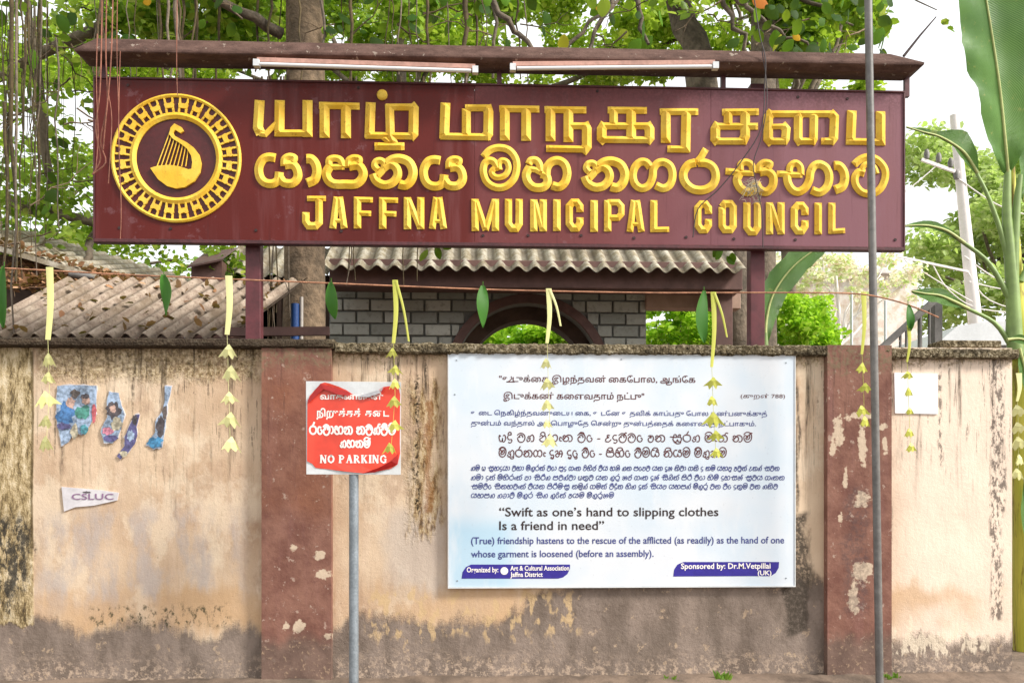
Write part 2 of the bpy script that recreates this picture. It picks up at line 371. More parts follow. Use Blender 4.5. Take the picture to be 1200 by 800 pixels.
def asbestos_mat(name, c0, c1, c2, k=1):
    n = NT(name)
    a = n.noise(9, 5, .7); b = n.noise(40, 5, .7); g = n.noise(3, 4, .6)
    col = n.mix(n.rng(a, .35, .65), c0, c1)
    col = n.mix(n.m('MULTIPLY', n.rng(b, .5, .68), .6), col, c2)
    col = n.mix(n.m('MULTIPLY', n.rng(g, .5, .62), .5), col, C(140,120,92,.5))
    va = n.N('ShaderNodeAttribute'); va.attribute_name = 'valley_shade'      # troughs darkened in the colour as corrugation shading, with some dirt
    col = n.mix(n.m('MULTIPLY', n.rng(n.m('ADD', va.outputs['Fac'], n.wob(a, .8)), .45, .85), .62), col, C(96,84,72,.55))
    return n.bsdf(col, .9, 0, b, .006, .8, spec=.15)

M = {}
M['wall'] = wall_mat(); M['pilaster'] = pilaster_mat(); M['coping'] = coping_mat(); M['board'] = board_mat()
M['gold'] = gold_mat(); M['hood'] = hood_mat()
M['trim'] = plain('dark_maroon_frame_paint', C(98,46,50,.66), .5, var=.25)
M['post'] = plain('maroon_post_paint', C(112,52,58,.66), .5, var=.25, scale=14)
M['bolt'] = plain('rusty_bolt', C(62,38,36,.7), .7)
M['tube'] = plain('fluorescent_glass', C(226,224,224,.9), .25, var=.03)
M['reflector'] = plain('faded_pink_batten', C(206,158,142,.75), .6, var=.15)
M['white_metal'] = plain('white_enamel', C(225,228,230,.86), .45, var=.06)
M['galv'] = plain('galvanised_steel', C(168,178,186,.7), .45, .5, var=.15, scale=60)
M['pole'] = plain('grey_painted_pole', C(150,146,142,.55), .5, .1, var=.2, scale=20)
M['redfilm'] = plain('red_vinyl_film', C(240,74,52,.88), .4, var=.1, scale=9, coat=.2)
M['filmback'] = plain('grey_film_back', C(178,178,182,.8), .6)
M['print_white'] = plain('white_print', C(252,246,240,.92), .5, var=.01)
M['print_black'] = plain('brown_black_print', C(52,34,34,.8), .5, var=.1)
M['print_maroon'] = plain('maroon_print', C(100,44,44,.8), .5, var=.15)
M['print_blue'] = plain('blue_print', C(64,72,140,.85), .5, var=.12)
M['pill'] = plain('violet_blue_print', C(52,40,150,.85), .45, var=.1)
M['rope'] = plain('orange_brown_coir', C(196,140,108,.75), .9, scale=120, var=.3)
M['palm'] = leaf_mat('young_palm_leaf', [(0, C(226,222,140,.9)), (.5, C(238,236,168,.92)), (1, C(246,244,200,.95))], .3, tmix=0)
M['palm_g'] = leaf_mat('greenish_palm_leaf', [(0, C(176,190,70,.85)), (.5, C(214,216,100,.9)), (1, C(236,232,140,.95))], .3, tmix=.1)
M['mango'] = leaf_mat('mango_leaf_green', [(0, C(50,110,34,.8)), (1, C(84,150,40,.85))], .35, .55)
M['bark'] = plain('grey_brown_bark', C(144,122,98,.7), .9, var=.35, scale=12, bumpd=.03)
M['bark_d'] = plain('dark_bark', C(128,114,98,.7), .9, var=.35, scale=14, bumpd=.02)
M['root'] = plain('aerial_root_fibre', C(104,88,58,.62), .9, var=.35, scale=30)
M['root_p'] = plain('pinkish_root_fibre', C(170,112,92,.7), .9, var=.3, scale=30)
M['leaf_mid'] = leaf_mat('banyan_leaf', [(0, C(60,96,28,.75)), (.35, C(116,160,46,.85)), (.7, C(172,208,68,.92)), (.95, C(210,222,96,.95)), (1, C(206,150,40,.85))], .5)
M['leaf_olive'] = leaf_mat('olive_shade_leaf', [(0, C(56,86,30,.75)), (.35, C(118,152,56,.85)), (.7, C(176,204,84,.92)), (1, C(214,212,110,.95))], .6)
M['leaf_dark'] = leaf_mat('large_near_leaf', [(0, C(34,72,28,.7)), (.6, C(60,104,36,.75)), (.92, C(104,140,44,.8)), (1, C(220,170,40,.9))], .4)
M['leaf_bright'] = leaf_mat('sunlit_yellow_green_leaf', [(0, C(130,172,50,.85)), (.5, C(184,216,66,.92)), (1, C(226,238,110,.97))], .6)
M['leaf_lush'] = leaf_mat('lush_shrub_leaf', [(0, C(120,190,30,.88)), (.5, C(176,228,50,.95)), (1, C(220,246,110,.97))], .6)
M['leaf_pale'] = leaf_mat('hazed_far_leaf', [(0, C(176,208,110,.9)), (.5, C(212,232,150,.95)), (1, C(238,244,200,.97))], .6)  # colour paled to stand in for glare haze on the right
M['litter'] = leaf_mat('dry_leaf_litter', [(0, C(104,72,54,.7)), (.4, C(158,112,80,.78)), (.75, C(196,146,108,.82)), (1, C(216,184,150,.85))], .15, .8)
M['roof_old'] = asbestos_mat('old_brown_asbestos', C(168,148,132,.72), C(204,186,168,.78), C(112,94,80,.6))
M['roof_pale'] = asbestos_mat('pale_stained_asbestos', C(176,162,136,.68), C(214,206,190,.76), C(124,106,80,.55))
M['brown'] = plain('brown_painted_timber', C(126,92,84,.7), .7, var=.2, scale=8)
M['pinkbeam'] = plain('pale_pink_beam', C(206,172,152,.72), .8, var=.15, scale=6)
M['brick'] = plain('grey_green_painted_brick', C(190,192,184,.92), .8, var=.10, scale=9)
_n = NT('grey_painted_brick'); _oi = _n.N('ShaderNodeObjectInfo'); _q = _n.noise(14, 5, .65)
_c = _n.mix(_oi.outputs['Random'], C(160,162,154,.84), C(204,204,194,.95)); _c = _n.mix(_n.m('MULTIPLY', _n.rng(_q, .5, .68), .45), _c, C(132,128,116,.7))
M['brick'] = _n.bsdf(_c, .85, 0, _q, .006, .8, spec=.2)
M['mortar'] = plain('grey_mortar', C(146,148,144,.74), .95, var=.12)
M['shed'] = plain('dark_shed_boards', C(98,78,66,.62), .9, var=.35, scale=5)
M['blue'] = plain('blue_pvc_pipe', C(44,84,150,.75), .4, var=.1)
M['whitepipe'] = plain('white_pvc_pipe', C(206,198,190,.8), .5, var=.1)
M['ground'] = plain('dusty_roadside_earth', C(150,128,110,.55), .95, var=.3, scale=6, bumpd=.03)
M['road'] = plain('worn_asphalt', (0.07,.066,.062,1), .9, var=.25, scale=20, bumpd=.01)
M['weed'] = leaf_mat('green_weed', [(0, C(70,110,40,.7)), (1, C(130,170,60,.8))], .3)
M['banana_stem'] = plain('yellow_green_banana_stem', C(214,212,70,.9), .5, var=.2, scale=5)
_n = NT('banana_stem_skin'); _a = _n.noise(3, 5, .6, (1,1,.3)); _b = _n.noise(11, 5, .7, (1,1,.12)); _d = _n.noise(40, 4, .6, (1,1,.05))
_c = _n.mix(_n.rng(_a, .3, .7), C(196,200,70,.86), C(226,216,96,.92)); _c = _n.mix(_n.m('MULTIPLY', _n.rng(_b, .54, .64), .8), _c, C(128,88,48,.7)); _c = _n.mix(_n.m('MULTIPLY', _n.rng(_d, .5, .65), .35), _c, C(150,168,70,.8))
M['banana_stem'] = _n.bsdf(_c, .55, 0, _b, .008, .8, spec=.35)
M['banana_stalk'] = plain('pale_green_stalk', C(150,178,104,.75), .5, var=.15, scale=8)
M['midrib'] = plain('pale_midrib', C(196,204,130,.8), .5, var=.1)
M['concrete'] = plain('hazed_concrete', C(244,238,236,.93), .85, var=.05)  # whitened for distant glare haze; cables and pale bark share it
M['steel'] = plain('grey_steel_rail', C(150,146,142,.62), .6, .2, var=.15)
M['wire'] = plain('black_cable', C(70,60,62,.6), .6, var=.1)
M['nest'] = plain('pale_fluff', C(206,196,170,.8), .95, var=.2)
M['paper_white'] = plain('clean_white_paper', C(242,242,246,.92), .8, var=.02)
M['paper'] = plain('white_paper', C(220,216,220,.82), .85, var=.12, scale=14)

def banana_leaf_mat():
    n = NT('banana_leaf_blade'); tc = n.N('ShaderNodeUVMap')
    sp = n.N('ShaderNodeSeparateXYZ'); n.put(sp.inputs[0], tc.outputs[0])
    w = n.N('ShaderNodeTexWave'); w.inputs['Scale'].default_value = 17; w.bands_direction = 'DIAGONAL'; w.inputs['Distortion'].default_value = 2.2; w.inputs['Detail'].default_value = 3
    n.put(w.inputs[0], tc.outputs[0])
    big = n.noise(2.2, 3, .5)
    col = n.mix(n.rng(big, .3, .7), C(72,124,58,.74), C(116,166,84,.8))
    col = n.mix(n.m('MULTIPLY', w.outputs[1], .38), col, C(150,190,104,.8))
    col = n.mix(n.m('MULTIPLY', n.rng(n.noise(14, 5, .7), .6, .7), .5), col, C(196,190,110,.8))
    return n.bsdf(col, .38, 0, w.outputs[1], .003, .6, trans=.3, tcol=n.mix(.4, col, C(150,200,60,.6)), spec=.5)
M['banana'] = banana_leaf_mat()

def poster_mat():
    n = NT('pale_blue_printed_panel')
    a = n.noise(1.6, 3, .5); b = n.noise(5, 4, .6, (1,1,.3))
    col = n.mix(n.rng(a, .35, .65), C(234,238,244,.84), C(218,231,243,.84))
    col = n.mix(n.m('MULTIPLY', n.boxm(X(522), X(600), Z(690), Z(610), .1), .6), col, C(160,212,240,.82))
    col = n.mix(n.m('MULTIPLY', n.rng(b, .52, .72), .5), col, C(236,238,242,.88))
    col = n.mix(n.m('MULTIPLY', n.rng(n.noise(40, 4, .7), .62, .72), .25), col, C(170,176,184,.7))
    return n.bsdf(col, .35, 0, a, .002, .3, spec=.4)
M['poster'] = poster_mat()

def farwall_mat():
    n = NT('hazed_stained_pink_plaster')  # far plaster lightened, haze painted into its colour
    a = n.noise(1.5, 5, .65); b = n.noise(6, 5, .7)
    col = n.mix(n.rng(b, .4, .62), C(248,242,236,.92), C(238,216,204,.88))
    col = n.mix(n.m('MULTIPLY', n.rng(a, .5, .65), .6), col, C(208,200,150,.75))
    return n.bsdf(col, .9, 0, b, .01, spec=.2)
M['farwall'] = farwall_mat()

# ------------------------------------------------------------------ ground
g = MB(); g.add([(-400,-400,0),(400,-400,0),(400,400,0),(-400,400,0)], [(0,1,2,3)]); tag(g.build('ground', M['ground']), kind='structure')
g = MB(); g.add([(-400,-14,.004),(400,-14,.004),(400,-3.2,.004),(-400,-3.2,.004)], [(0,1,2,3)]); tag(g.build('road', M['road']), kind='structure')

# ------------------------------------------------------------------ boundary wall
WT = Z(404)
wall = thing('boundary_wall', (0, .1, 0), 'long peeling peach roadside wall with maroon pilasters and lichen coping', 'wall')
def relief_panel(x0, x1, y0, y1, z0, z1, name, mat, amp, step=.03, seed=0):
    nx = max(2, int((x1-x0)/step)); nz = max(2, int((z1-z0)/step)); b = MB(); vs_ = []
    for j in range(nz+1):
        for i in range(nx+1):
            x = x0+(x1-x0)*i/nx; z = z0+(z1-z0)*j/nz
            q = mnoise.noise(Vector((x*3+seed, z*3, 0)))*.6 + mnoise.noise(Vector((x*14, z*14, seed)))*.4
            e = 0 if i in (0, nx) else 1
            vs_.append((x, y0 - q*amp*e, z))
    fs = [(j*(nx+1)+i, j*(nx+1)+i+1, (j+1)*(nx+1)+i+1, (j+1)*(nx+1)+i) for j in range(nz) for i in range(nx)]
    b.add(vs_, fs, True)
    A, B_, C_, D_ = (x0,y0,z0),(x1,y0,z0),(x1,y0,z1),(x0,y0,z1)
    b.add([A,B_,C_,D_,(x0,y1,z0),(x1,y1,z0),(x1,y1,z1),(x0,y1,z1)], [(1,5,6,2),(4,0,3,7),(5,4,7,6),(3,2,6,7)])
    return b.build(name, mat, wall, fix=False)
xs = [X(-260), X(309), X(390), X(965.5), X(1040), X(1186)]
relief_panel(xs[0], xs[1], 0, .2, -.1, WT, 'panel', M['wall'], .008, .04)
relief_panel(xs[2], xs[3], 0, .2, -.1, WT, 'panel', M['wall'], .008, .04, 3)
relief_panel(xs[4], xs[5], 0, .2, -.1, WT, 'panel', M['wall'], .006, .04, 5)
for a, b_ in ((xs[1], xs[2]), (xs[3], xs[4])):
    relief_panel(a, b_, -.075, .24, -.1, WT+.004, 'pilaster', M['pilaster'], .005, .04, a)
def coping(x0, x1, z0, z1, yo, amp, step):
    nx = int((x1-x0)/step); b = MB(); prof = [(.22, z0), (yo+.02, z0), (yo, z0+.012), (yo-.004, (z0+z1)/2), (yo, z1-.012), (yo+.03, z1), (.24, z1+.01)]
    vs_ = []; m = len(prof)
    for i in range(nx+1):
        x = x0+(x1-x0)*i/nx
        for k, (y, z) in enumerate(prof):
            q = mnoise.noise(Vector((x*22, k*1.7, 2)))+.5*mnoise.noise(Vector((x*60, k*3.1, 5)))
            q2 = mnoise.noise(Vector((x*19, k*1.3, 9)))+.6*mnoise.noise(Vector((x*52, k*2.3, 7)))
            vs_.append((x, y - q*amp, z + q2*amp))
    fs = [(i*m+k, i*m+k+1, (i+1)*m+k+1, (i+1)*m+k) for i in range(nx) for k in range(m-1)]
    b.add(vs_, fs); b.add(vs_[:m], [tuple(range(m))]); b.add(vs_[-m:], [tuple(range(m-1, -1, -1))])
    return b.build('coping', M['coping'], wall)
coping(xs[0], X(393), Z(411), Z(400.5), -.10, .005, .02)
coping(X(394), X(1040), Z(416), Z(403.5), -.07, .008, .012)
coping(X(1041), X(1189), Z(418), Z(406), -.06, .009, .012)
b = MB(); b.box(X(1096, .2), X(1166, .2), .1, .34, Z(407, 1130, .1), Z(398.5, 1130, .1)); b.build('capping_slab', M['coping'], wall, bevel=.008)

# ------------------------------------------------------------------ sweeps for raised letters
def sweep(b, pts, w, yb, h0, h1, close=False):
    """chiselled ridge: pts are (x,z), yb the board face, the ridge stands h1 in front of it"""
    pts = [Vector(p) for p in pts]
    q = [pts[0]]
    for p in pts[1:]:
        if (p-q[-1]).length > 1e-5: q.append(p)
    pts = q; L = sum((pts[i+1]-pts[i]).length for i in range(len(pts)-1))
    e = min(w*.9, L*.4)
    d0 = (pts[1]-pts[0]).normalized(); d1 = (pts[-1]-pts[-2]).normalized()
    seq = [(p, h1) for p in pts]
    if not close:
        if (pts[1]-pts[0]).length > e*1.05: seq = [(pts[0], h0), (pts[0]+d0*e, h1)] + seq[1:]
        else: seq[0] = (pts[0], h0)
        if (pts[-1]-pts[-2]).length > e*1.05: seq = seq[:-1] + [(pts[-1]-d1*e, h1), (pts[-1], h0)]
        else: seq[-1] = (pts[-1], h0)
    n = len(seq); vs_ = []
    for i, (p, h) in enumerate(seq):
        a = seq[i-1][0] if i > 0 else (seq[-2][0] if close else p)
        c = seq[i+1][0] if i < n-1 else (seq[1][0] if close else p)
        da = (p-a).normalized() if (p-a).length > 1e-6 else None
        dc = (c-p).normalized() if (c-p).length > 1e-6 else None
        da = da or dc; dc = dc or da
        t = (da+dc); t = t.normalized() if t.length > 1e-4 else da
        nn = Vector((-t.y, t.x)); k = 1/max(.45, abs(nn.dot(Vector((-da.y, da.x)))))
        k = min(k, 1.6)
        for (o, hh) in ((-1, -.004), (-1, h0), (0, h), (1, h0), (1, -.004)):
            vs_.append((p.x+nn.x*o*w*k, yb-hh, p.y+nn.y*o*w*k))
    m = 5; fs = [(i*m+k, i*m+k+1, (i+1)*m+k+1, (i+1)*m+k) for i in range(n-1) for k in range(m-1)]
    b.add(vs_, fs)
    if not close: b.add(vs_[:m], [(0,1,2,3,4)]); b.add(vs_[-m:], [(4,3,2,1,0)])
def ribbon(b, pts, w, y):
    """flat printed stroke, pts are (x,z)"""
    pts = [Vector(p) for p in pts]; q = [pts[0]]
    for p in pts[1:]:
        if (p-q[-1]).length > 1e-5: q.append(p)
    pts = q; n = len(pts); vs_ = []
    if n < 2: return
    for i, p in enumerate(pts):
        t = (pts[min(i+1, n-1)]-pts[max(i-1, 0)]).normalized(); nn = Vector((-t.y, t.x))
        ext = t*(-w*.6 if i == 0 else (w*.6 if i == n-1 else 0))
        vs_ += [(p.x+ext.x-nn.x*w, y, p.y+ext.y-nn.y*w), (p.x+ext.x+nn.x*w, y, p.y+ext.y+nn.y*w)]
    b.add(vs_, [(2*i, 2*i+2, 2*i+3, 2*i+1) for i in range(n-1)])

# strokes: (kind, halfwidth, points) in photo measure; kind s = straight, c = curved
V, Hh = 5.9, 4.1
TAMIL = [
 [('s',V,[(304.5,118),(302.5,150),(306,157.5)]), ('s',3.2,[(304,157),(311,158),(325,144)]), ('s',V,[(328,118),(327.5,160)]), ('s',Hh,[(322,156.5),(366,156.5)]), ('s',V,[(360.5,118),(360.5,161)])],
 [('s',V,[(380.5,120),(380.5,162)]), ('s',Hh,[(374,124),(421.5,125)]), ('s',V,[(405.5,121),(405.5,162.5)])],
 [('s',V,[(434.5,120.5),(433,162)]), ('s',Hh,[(428,159),(484,160)]), ('s',V-.6,[(456.5,123),(457.5,160),(462,170)]), ('s',Hh,[(452,126),(484,126)]), ('s',V,[(481,123),(485,128),(484.5,157),(480,162)]), ('s',4.6,[(439,172),(474,172)]), ('s',3.4,[(449,161),(458,169)])],
 [('s',V,[(522,121),(520.5,163)]), ('s',Hh,[(516,160),(575,161)]), ('s',V-.5,[(546.5,128),(546.5,162)]), ('s',Hh,[(545,127),(573,127)]), ('s',V,[(570,124),(572.5,132),(572,157),(568,162)])],
 [('s',V,[(591.5,124),(591.5,165)]), ('s',Hh,[(585,128),(632,128.5)]), ('s',V,[(616.5,125),(616.5,165.5)])],
 [('s',V,[(645,125),(645,166)]), ('s',Hh,[(638,129),(687,129.5)]), ('s',V,[(666,126),(666,167)]), ('s',Hh,[(664,148),(688,148)]), ('s',V,[(684,144.5),(687.5,152),(687.5,172),(682,179)]), ('s',Hh,[(640,174.5),(688,175.5)])],
 [('s',Hh,[(712,129.5),(758,130)]), ('s',V-.8,[(719,127),(719,149)]), ('s',Hh,[(704,148),(762,148)]), ('s',V,[(709,145),(705,152),(705,162),(710,167)]), ('s',Hh,[(704,164),(762,164.5)]), ('s',V,[(739.5,127),(739.5,166.5)]), ('s',V,[(757,145),(761,152),(761,162),(757,167)])],
 [('s',V,[(780,128),(780,168)]), ('s',Hh,[(773,131.5),(818,131.5)]), ('s',V,[(804,129),(803,179)]), ('s',Hh,[(782,175),(808,175.5)])],
 [('s',Hh,[(846,132),(889,131.5)]), ('s',V-.6,[(853,129),(853,150)]), ('s',Hh,[(836,148.5),(888,148.5)]), ('s',V,[(873,129),(873,160),(869,168)]), ('s',V,[(842,145),(838,152),(838,163),(842,168)]), ('s',Hh,[(838,166),(874,166)])],
 [('s',Hh,[(898,134),(978,134)]), ('s',V,[(905,131),(900,138),(900,163),(905,169)]), ('s',Hh,[(898,166),(922,166)]), ('s',V-.6,[(916,146),(921,152),(920,163),(917,168)]), ('s',Hh-.8,[(902,149),(921,148.5)]), ('s',V-.6,[(939,133),(935,138),(935,163),(939,169)]), ('s',Hh,[(933,166),(955,166)]), ('s',V-.8,[(951,133),(953.5,138),(953,163),(950,169)]), ('s',V-.4,[(972,132),(977.5,138),(976.5,162),(972,168)]), ('s',Hh,[(962,166),(977,166)])],
 [('s',V,[(998,130),(996.5,168)]), ('s',Hh,[(991,166),(1037,167)]), ('s',V,[(1031.5,131),(1031.5,171)])],
]
YA = [('c',5.2,[(323,185.5),(315,184.5),(308,187.5),(303.5,197),(305,208),(311,214.5),(320,215.5),(326,211),(327.5,202)]), ('c',5.2,[(328,208),(333,214.5),(343,215),(349,208),(348,199),(343,193.5),(334,194)]), ('c',4.2,[(333,195),(333.5,187),(339,183.8),(345,185.5),(343,191)])]
AA = [('c',5.6,[(359,186.5),(365,187),(370,193),(371.5,202),(368.5,211),(360,215)])]
PA = [('c',4.2,[(386,195),(386,188),(392,185.8),(399,188),(402.5,197)]), ('s',3.4,[(385,196),(404,196)]), ('c',5.4,[(387,195),(382.5,203),(385,211.5),(392,216),(405,216.3),(417,216),(424,210),(425.5,202),(420,194.5),(409,195.5)]), ('c',4.2,[(408.5,197),(409,188.5),(415,185.5),(421,187),(420,192)])]
NA = [('c',4.0,[(443,199.5),(439,195),(440.5,190),(446,188.5),(450.5,192),(449,199),(442,207)]), ('c',5.2,[(437,204),(441,212.5),(450,217),(460,214.5),(466,206),(464.5,197.5),(457,193),(449,197.5)]), ('c',5.6,[(452,193.5),(460,187.5),(470,186.5),(479.5,191),(484,201),(482,211),(475.5,217.3),(467.5,216)])]
MA = [('c',4.4,[(566.5,184.5),(574,176.5),(585,173.5),(596.5,176.5),(604,186),(605.5,197.5),(602,210),(592.5,218.8),(581,220),(571,214),(566.5,203),(567.5,193),(573,188.5),(579,190.5),(584,199)]), ('c',3.6,[(580,197),(576,202),(579,207),(585,208.3),(592,205.5),(596,198),(594,190.5),(588,188.5),(584.5,193),(585.5,200)])]
HA = [('c',4.4,[(619.5,193),(622,188.5),(628,188.3),(632,193),(634,203)]), ('s',3.4,[(619,198),(628,199.5),(635,203)]), ('c',5.2,[(621,196),(616.5,204.5),(618.5,213.5),(625.5,219.8),(636,219.8),(641.5,214),(640,206.5),(634,204)]), ('c',5.2,[(640,207),(641,197),(646,190.5),(654,188.5),(661.5,193),(664.5,203),(662,213.5),(655,219.5),(646.5,217.5)])]
GA = [('c',4.8,[(762,196.5),(757,190.8),(750,190.5),(743.5,197),(741.5,207),(744.5,216.5),(752,221),(760,217.5),(764.5,208),(765.5,198.5),(770.5,191.8),(778,190.5),(785.5,195.5),(788,206),(785,216.5),(777,221),(768,217.5)])]
RA = [('c',5.2,[(815,191),(806,194),(800.5,204),(803,214.5),(812,222),(824,223),(834,218),(838.5,208.5),(836,197.5),(828,191.8),(818,191)]), ('s',4.2,[(815,192),(821.5,184.5),(827,175)])]
SA = [('s',4.0,[(850,201),(868,202.5)]), ('c',4.2,[(867.5,201),(868,193),(874,190.3),(880.5,194),(882.5,203.5)]), ('s',3.4,[(864,203),(884,203.5)]), ('c',5.2,[(867,203),(863.5,211),(866.5,219.5),(874,225),(883,223),(885.5,214)]), ('c',5.2,[(885.5,214),(890,222.5),(898,225),(905,218),(905.5,207.5),(899,201.5),(890,202.5)]), ('c',4.2,[(889,203),(889.5,195.5),(895,191),(902,192.5),(899,199)])]
BHA = [('s',3.8,[(910,204),(926,204.5)]), ('c',4.2,[(924.5,203),(926,195),(932,191.5),(937.5,196),(938.5,206)]), ('s',3.4,[(922,205),(940,205.5)]), ('c',5.0,[(922,205),(923,214.5),(928.5,223),(936,225),(943.5,220),(948,211.5),(949.5,202),(953.5,195),(960.5,193),(968.5,198),(971.5,208.5),(968.5,219.5),(960,226),(950.5,223)])]
VA = [('c',4.6,[(1000.5,193.5),(1008,187),(1017.5,184.5),(1028,188),(1036,197.5),(1037,208.5),(1032,220.5),(1022.5,227),(1010.5,226),(1003,218),(1001.5,208.5),(1006,202),(1013,203.5)]), ('c',3.6,[(1008.5,202),(1012,194.5),(1018,192.5),(1024,196.5),(1027,204.5)])]
def sh(g_, dx, dy): return [(k, w, [(x+dx, y+dy) for x, y in p]) for k, w, p in g_]
SINH = [YA, AA, PA, NA, sh(YA, 193, 3), MA, HA, sh(NA, 248, 3), GA, RA, SA, BHA, sh(AA, 618, 8), VA]
E4, E3 = 4.4, 3.2
def F_(x, y): return [('s',E4,[(x,y),(x,y+37)]), ('s',E3,[(x-4,y+3),(x+18,y+3.6)]), ('s',E3,[(x,y+19),(x+16,y+19.6)])]
def N_(x, y, w=11.5): return [('s',E4,[(x,y),(x,y+37.5)]), ('s',E4,[(x+w,y),(x+w,y+37.5)]), ('s',3.6,[(x+.5,y+1),(x+w-.5,y+36)])]
def A_(x, y): return [('s',4,[(x-1.6,y),(x-6.5,y+37)]), ('s',4,[(x+1.6,y),(x+7,y+37)]), ('s',2.4,[(x-5,y+28),(x+5,y+28)])]
def I_(x, y): return [('s',E4+.2,[(x,y),(x,y+37)])]
def U_(x, y): return [('s',E4,[(x,y),(x,y+29),(x+4,y+34.5),(x+9,y+34.5),(x+12.5,y+29),(x+12.5,y)])]
def C_l(x, y): return [('s',E4,[(x+12.5,y+15),(x+12.5,y+8),(x+9,y+3.5),(x+4,y+3.5),(x,y+8),(x,y+28),(x+4,y+33.5),(x+9,y+33.5),(x+12.5,y+28),(x+12.5,y+21)])]
ENG = [
 [('s',E3,[(360,233),(382,233)]), ('s',E4,[(374,231.5),(374,261),(370,265),(362,265),(358.5,260),(358.5,249)])],
 A_(396.5,231), F_(419,231), F_(448.5,231.5), N_(477.5,231.5,15.5), A_(513,231.5),
 [('s',E4,[(556.5,233.5),(557,271)]), ('s',E4,[(580.5,233.5),(580.5,271)]), ('s',3.6,[(557.5,235),(569,270)]), ('s',3.6,[(579.5,235),(569,270)])],
 U_(595.8,233.5), N_(625.5,234,11), I_(652.5,234), C_l(667,234), I_(696,235),
 [('s',E4,[(712,235),(712,271.5)]), ('s',3.8,[(712,237.5),(724,237.5),(728,242),(728,251),(724,255.5),(712,255.5)])],
 A_(744.5,235), [('s',E4,[(766,235),(766,272)]), ('s',E3,[(762,269.5),(784,269)])],
 C_l(817.5,236), [('s',E4,[(846,243),(849,239),(856,239),(859,243),(859,265),(856,269.5),(849,269.5),(846,265),(846,243)])], U_(875,237.5),
 N_(901.5,237.5,13.5), C_l(930.5,237.5), I_(958.5,238), [('s',E4,[(974.5,238),(974.5,274)]), ('s',E3,[(971,271.5),(990,270.5)])],
]

# ------------------------------------------------------------------ the sign
BY = -.06                                     # board face
sign = thing('council_sign', (X(590), .05, WT), 'large maroon name board with raised gold letters in three scripts above the wall', 'sign')
x0, x1 = X(111.5, BY), X(1058.5, BY)
zt, zb = Z(92.5, 112, BY), Z(279.5, 112, BY)
joints = [x0, X(556, BY), X(833, BY), x1]
for i in range(3):
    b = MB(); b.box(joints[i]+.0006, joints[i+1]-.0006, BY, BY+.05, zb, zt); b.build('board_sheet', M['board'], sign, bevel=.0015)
b = MB(); b.box(x0+.02, x1-.02, BY+.052, BY+.066, zb+.02, zt-.02); b.build('joint_light_block', M['trim'], sign)  # added behind the sheets to block light through the joints
for (a, c, d, e) in ((x0-.012, x1+.012, zt, zt+.016), (x0-.012, x1+.012, zb-.03, zb)):
    b = MB(); b.box(a, c, BY-.012, BY+.06, d, e); b.build('frame_rail', M['trim'], sign, bevel=.004)
for a in (x0-.012, x1):
    b = MB(); b.box(a, a+.012, BY-.010, BY+.058, zb, zt); b.build('frame_stile', M['trim'], sign)
proto = None
for px, py in ((566,276),(619,276),(743,279),(804,278),(932,281),(1049,281),(935,114),(993,116),(681,276),(400,271),(300,270),(200,268),(140,267),(860,280),(150,100),(420,103),(700,107)):
    p = P(px, py, BY)
    if proto is None:
        b = MB(); b.tube([Vector(root_loc(sign))+Vector((0,.01,0)), Vector(root_loc(sign))+Vector((0,-.006,0))], [.014,.011], 8); proto = b.build('bolt', M['bolt'], sign); proto.location = p-Vector(sign.location)
    else: dup(proto, sign, p-Vector(sign.location))
def letter(strokes, row, yb=BY):
    b = MB(); h = .027 if row == 0 else .023
    for j, (k, w, pts) in enumerate(strokes):
        q = [P(x, y, yb) for x, y in pts]; q = [Vector((v.x, v.z)) for v in q]
        if k == 'c': q = smooth(q, 5)
        e = j*.0006
        if k == 's' and len(q) > 2: q = [q[0]] + [v for v in q[1:-1]] + [q[-1]]
        sweep(b, q, w*PXM(yb)*.97, yb, .007+e*.5, .007+h*(w/6.2)+e)
    return b.build('letter', M['gold'], sign)
for L in TAMIL: letter(L, 0)
for L in SINH: letter(L, 1)
for L in ENG: letter(L, 1)
b = MB(); c = P(448, 112, BY)                 # round dot over the third letter
r = 6.2*PXM(BY); rings = [(r, .0), (r, .016), (r*.75, .03), (r*.35, .036)]
vs_ = [(c.x+q*math.cos(t*math.pi/6), BY-h, c.z+q*math.sin(t*math.pi/6)) for q, h in rings for t in range(12)]
b.add(vs_, [(i*12+k, i*12+(k+1) % 12, (i+1)*12+(k+1) % 12, (i+1)*12+k) for i in range(3) for k in range(12)] + [tuple(range(36, 48))]); b.build('letter_dot', M['gold'], sign)

# emblem
em = P(207, 186, BY); K = PXM(BY)
def ring(b, r0, r1, h0, h1, n=72, sx=1.0):
    vs_ = []
    for k in range(n):
        t = 2*math.pi*k/n
        for (rr, h) in ((r0, -.003), (r0, h0), ((r0+r1)/2, h1), (r1, h0), (r1, -.003)): vs_.append((em.x+rr*K*math.cos(t)*sx, BY-h, em.z+rr*K*math.sin(t)))
    b.add(vs_, [(k*5+j, k*5+j+1, ((k+1) % n)*5+j+1, ((k+1) % n)*5+j) for k in range(n) for j in range(4)], False)
b = MB(); ring(b, 70.3, 74.3, .014, .022); emb = b.build('emblem', M['gold'], sign)
b = MB(); ring(b, 45.5, 53, .012, .026); b.build('inner_ring', M['gold'], emb)
b = MB(); n = 48
b.add([(em.x+70*K*math.cos(2*math.pi*k/n), BY-.002, em.z+70*K*math.sin(2*math.pi*k/n)) for k in range(n)], [tuple(range(n))])
M['emblem_ground'] = plain('dark_emblem_ground', C(92,26,28,.66), .5)
b.build('emblem_ground', M['emblem_ground'], emb)
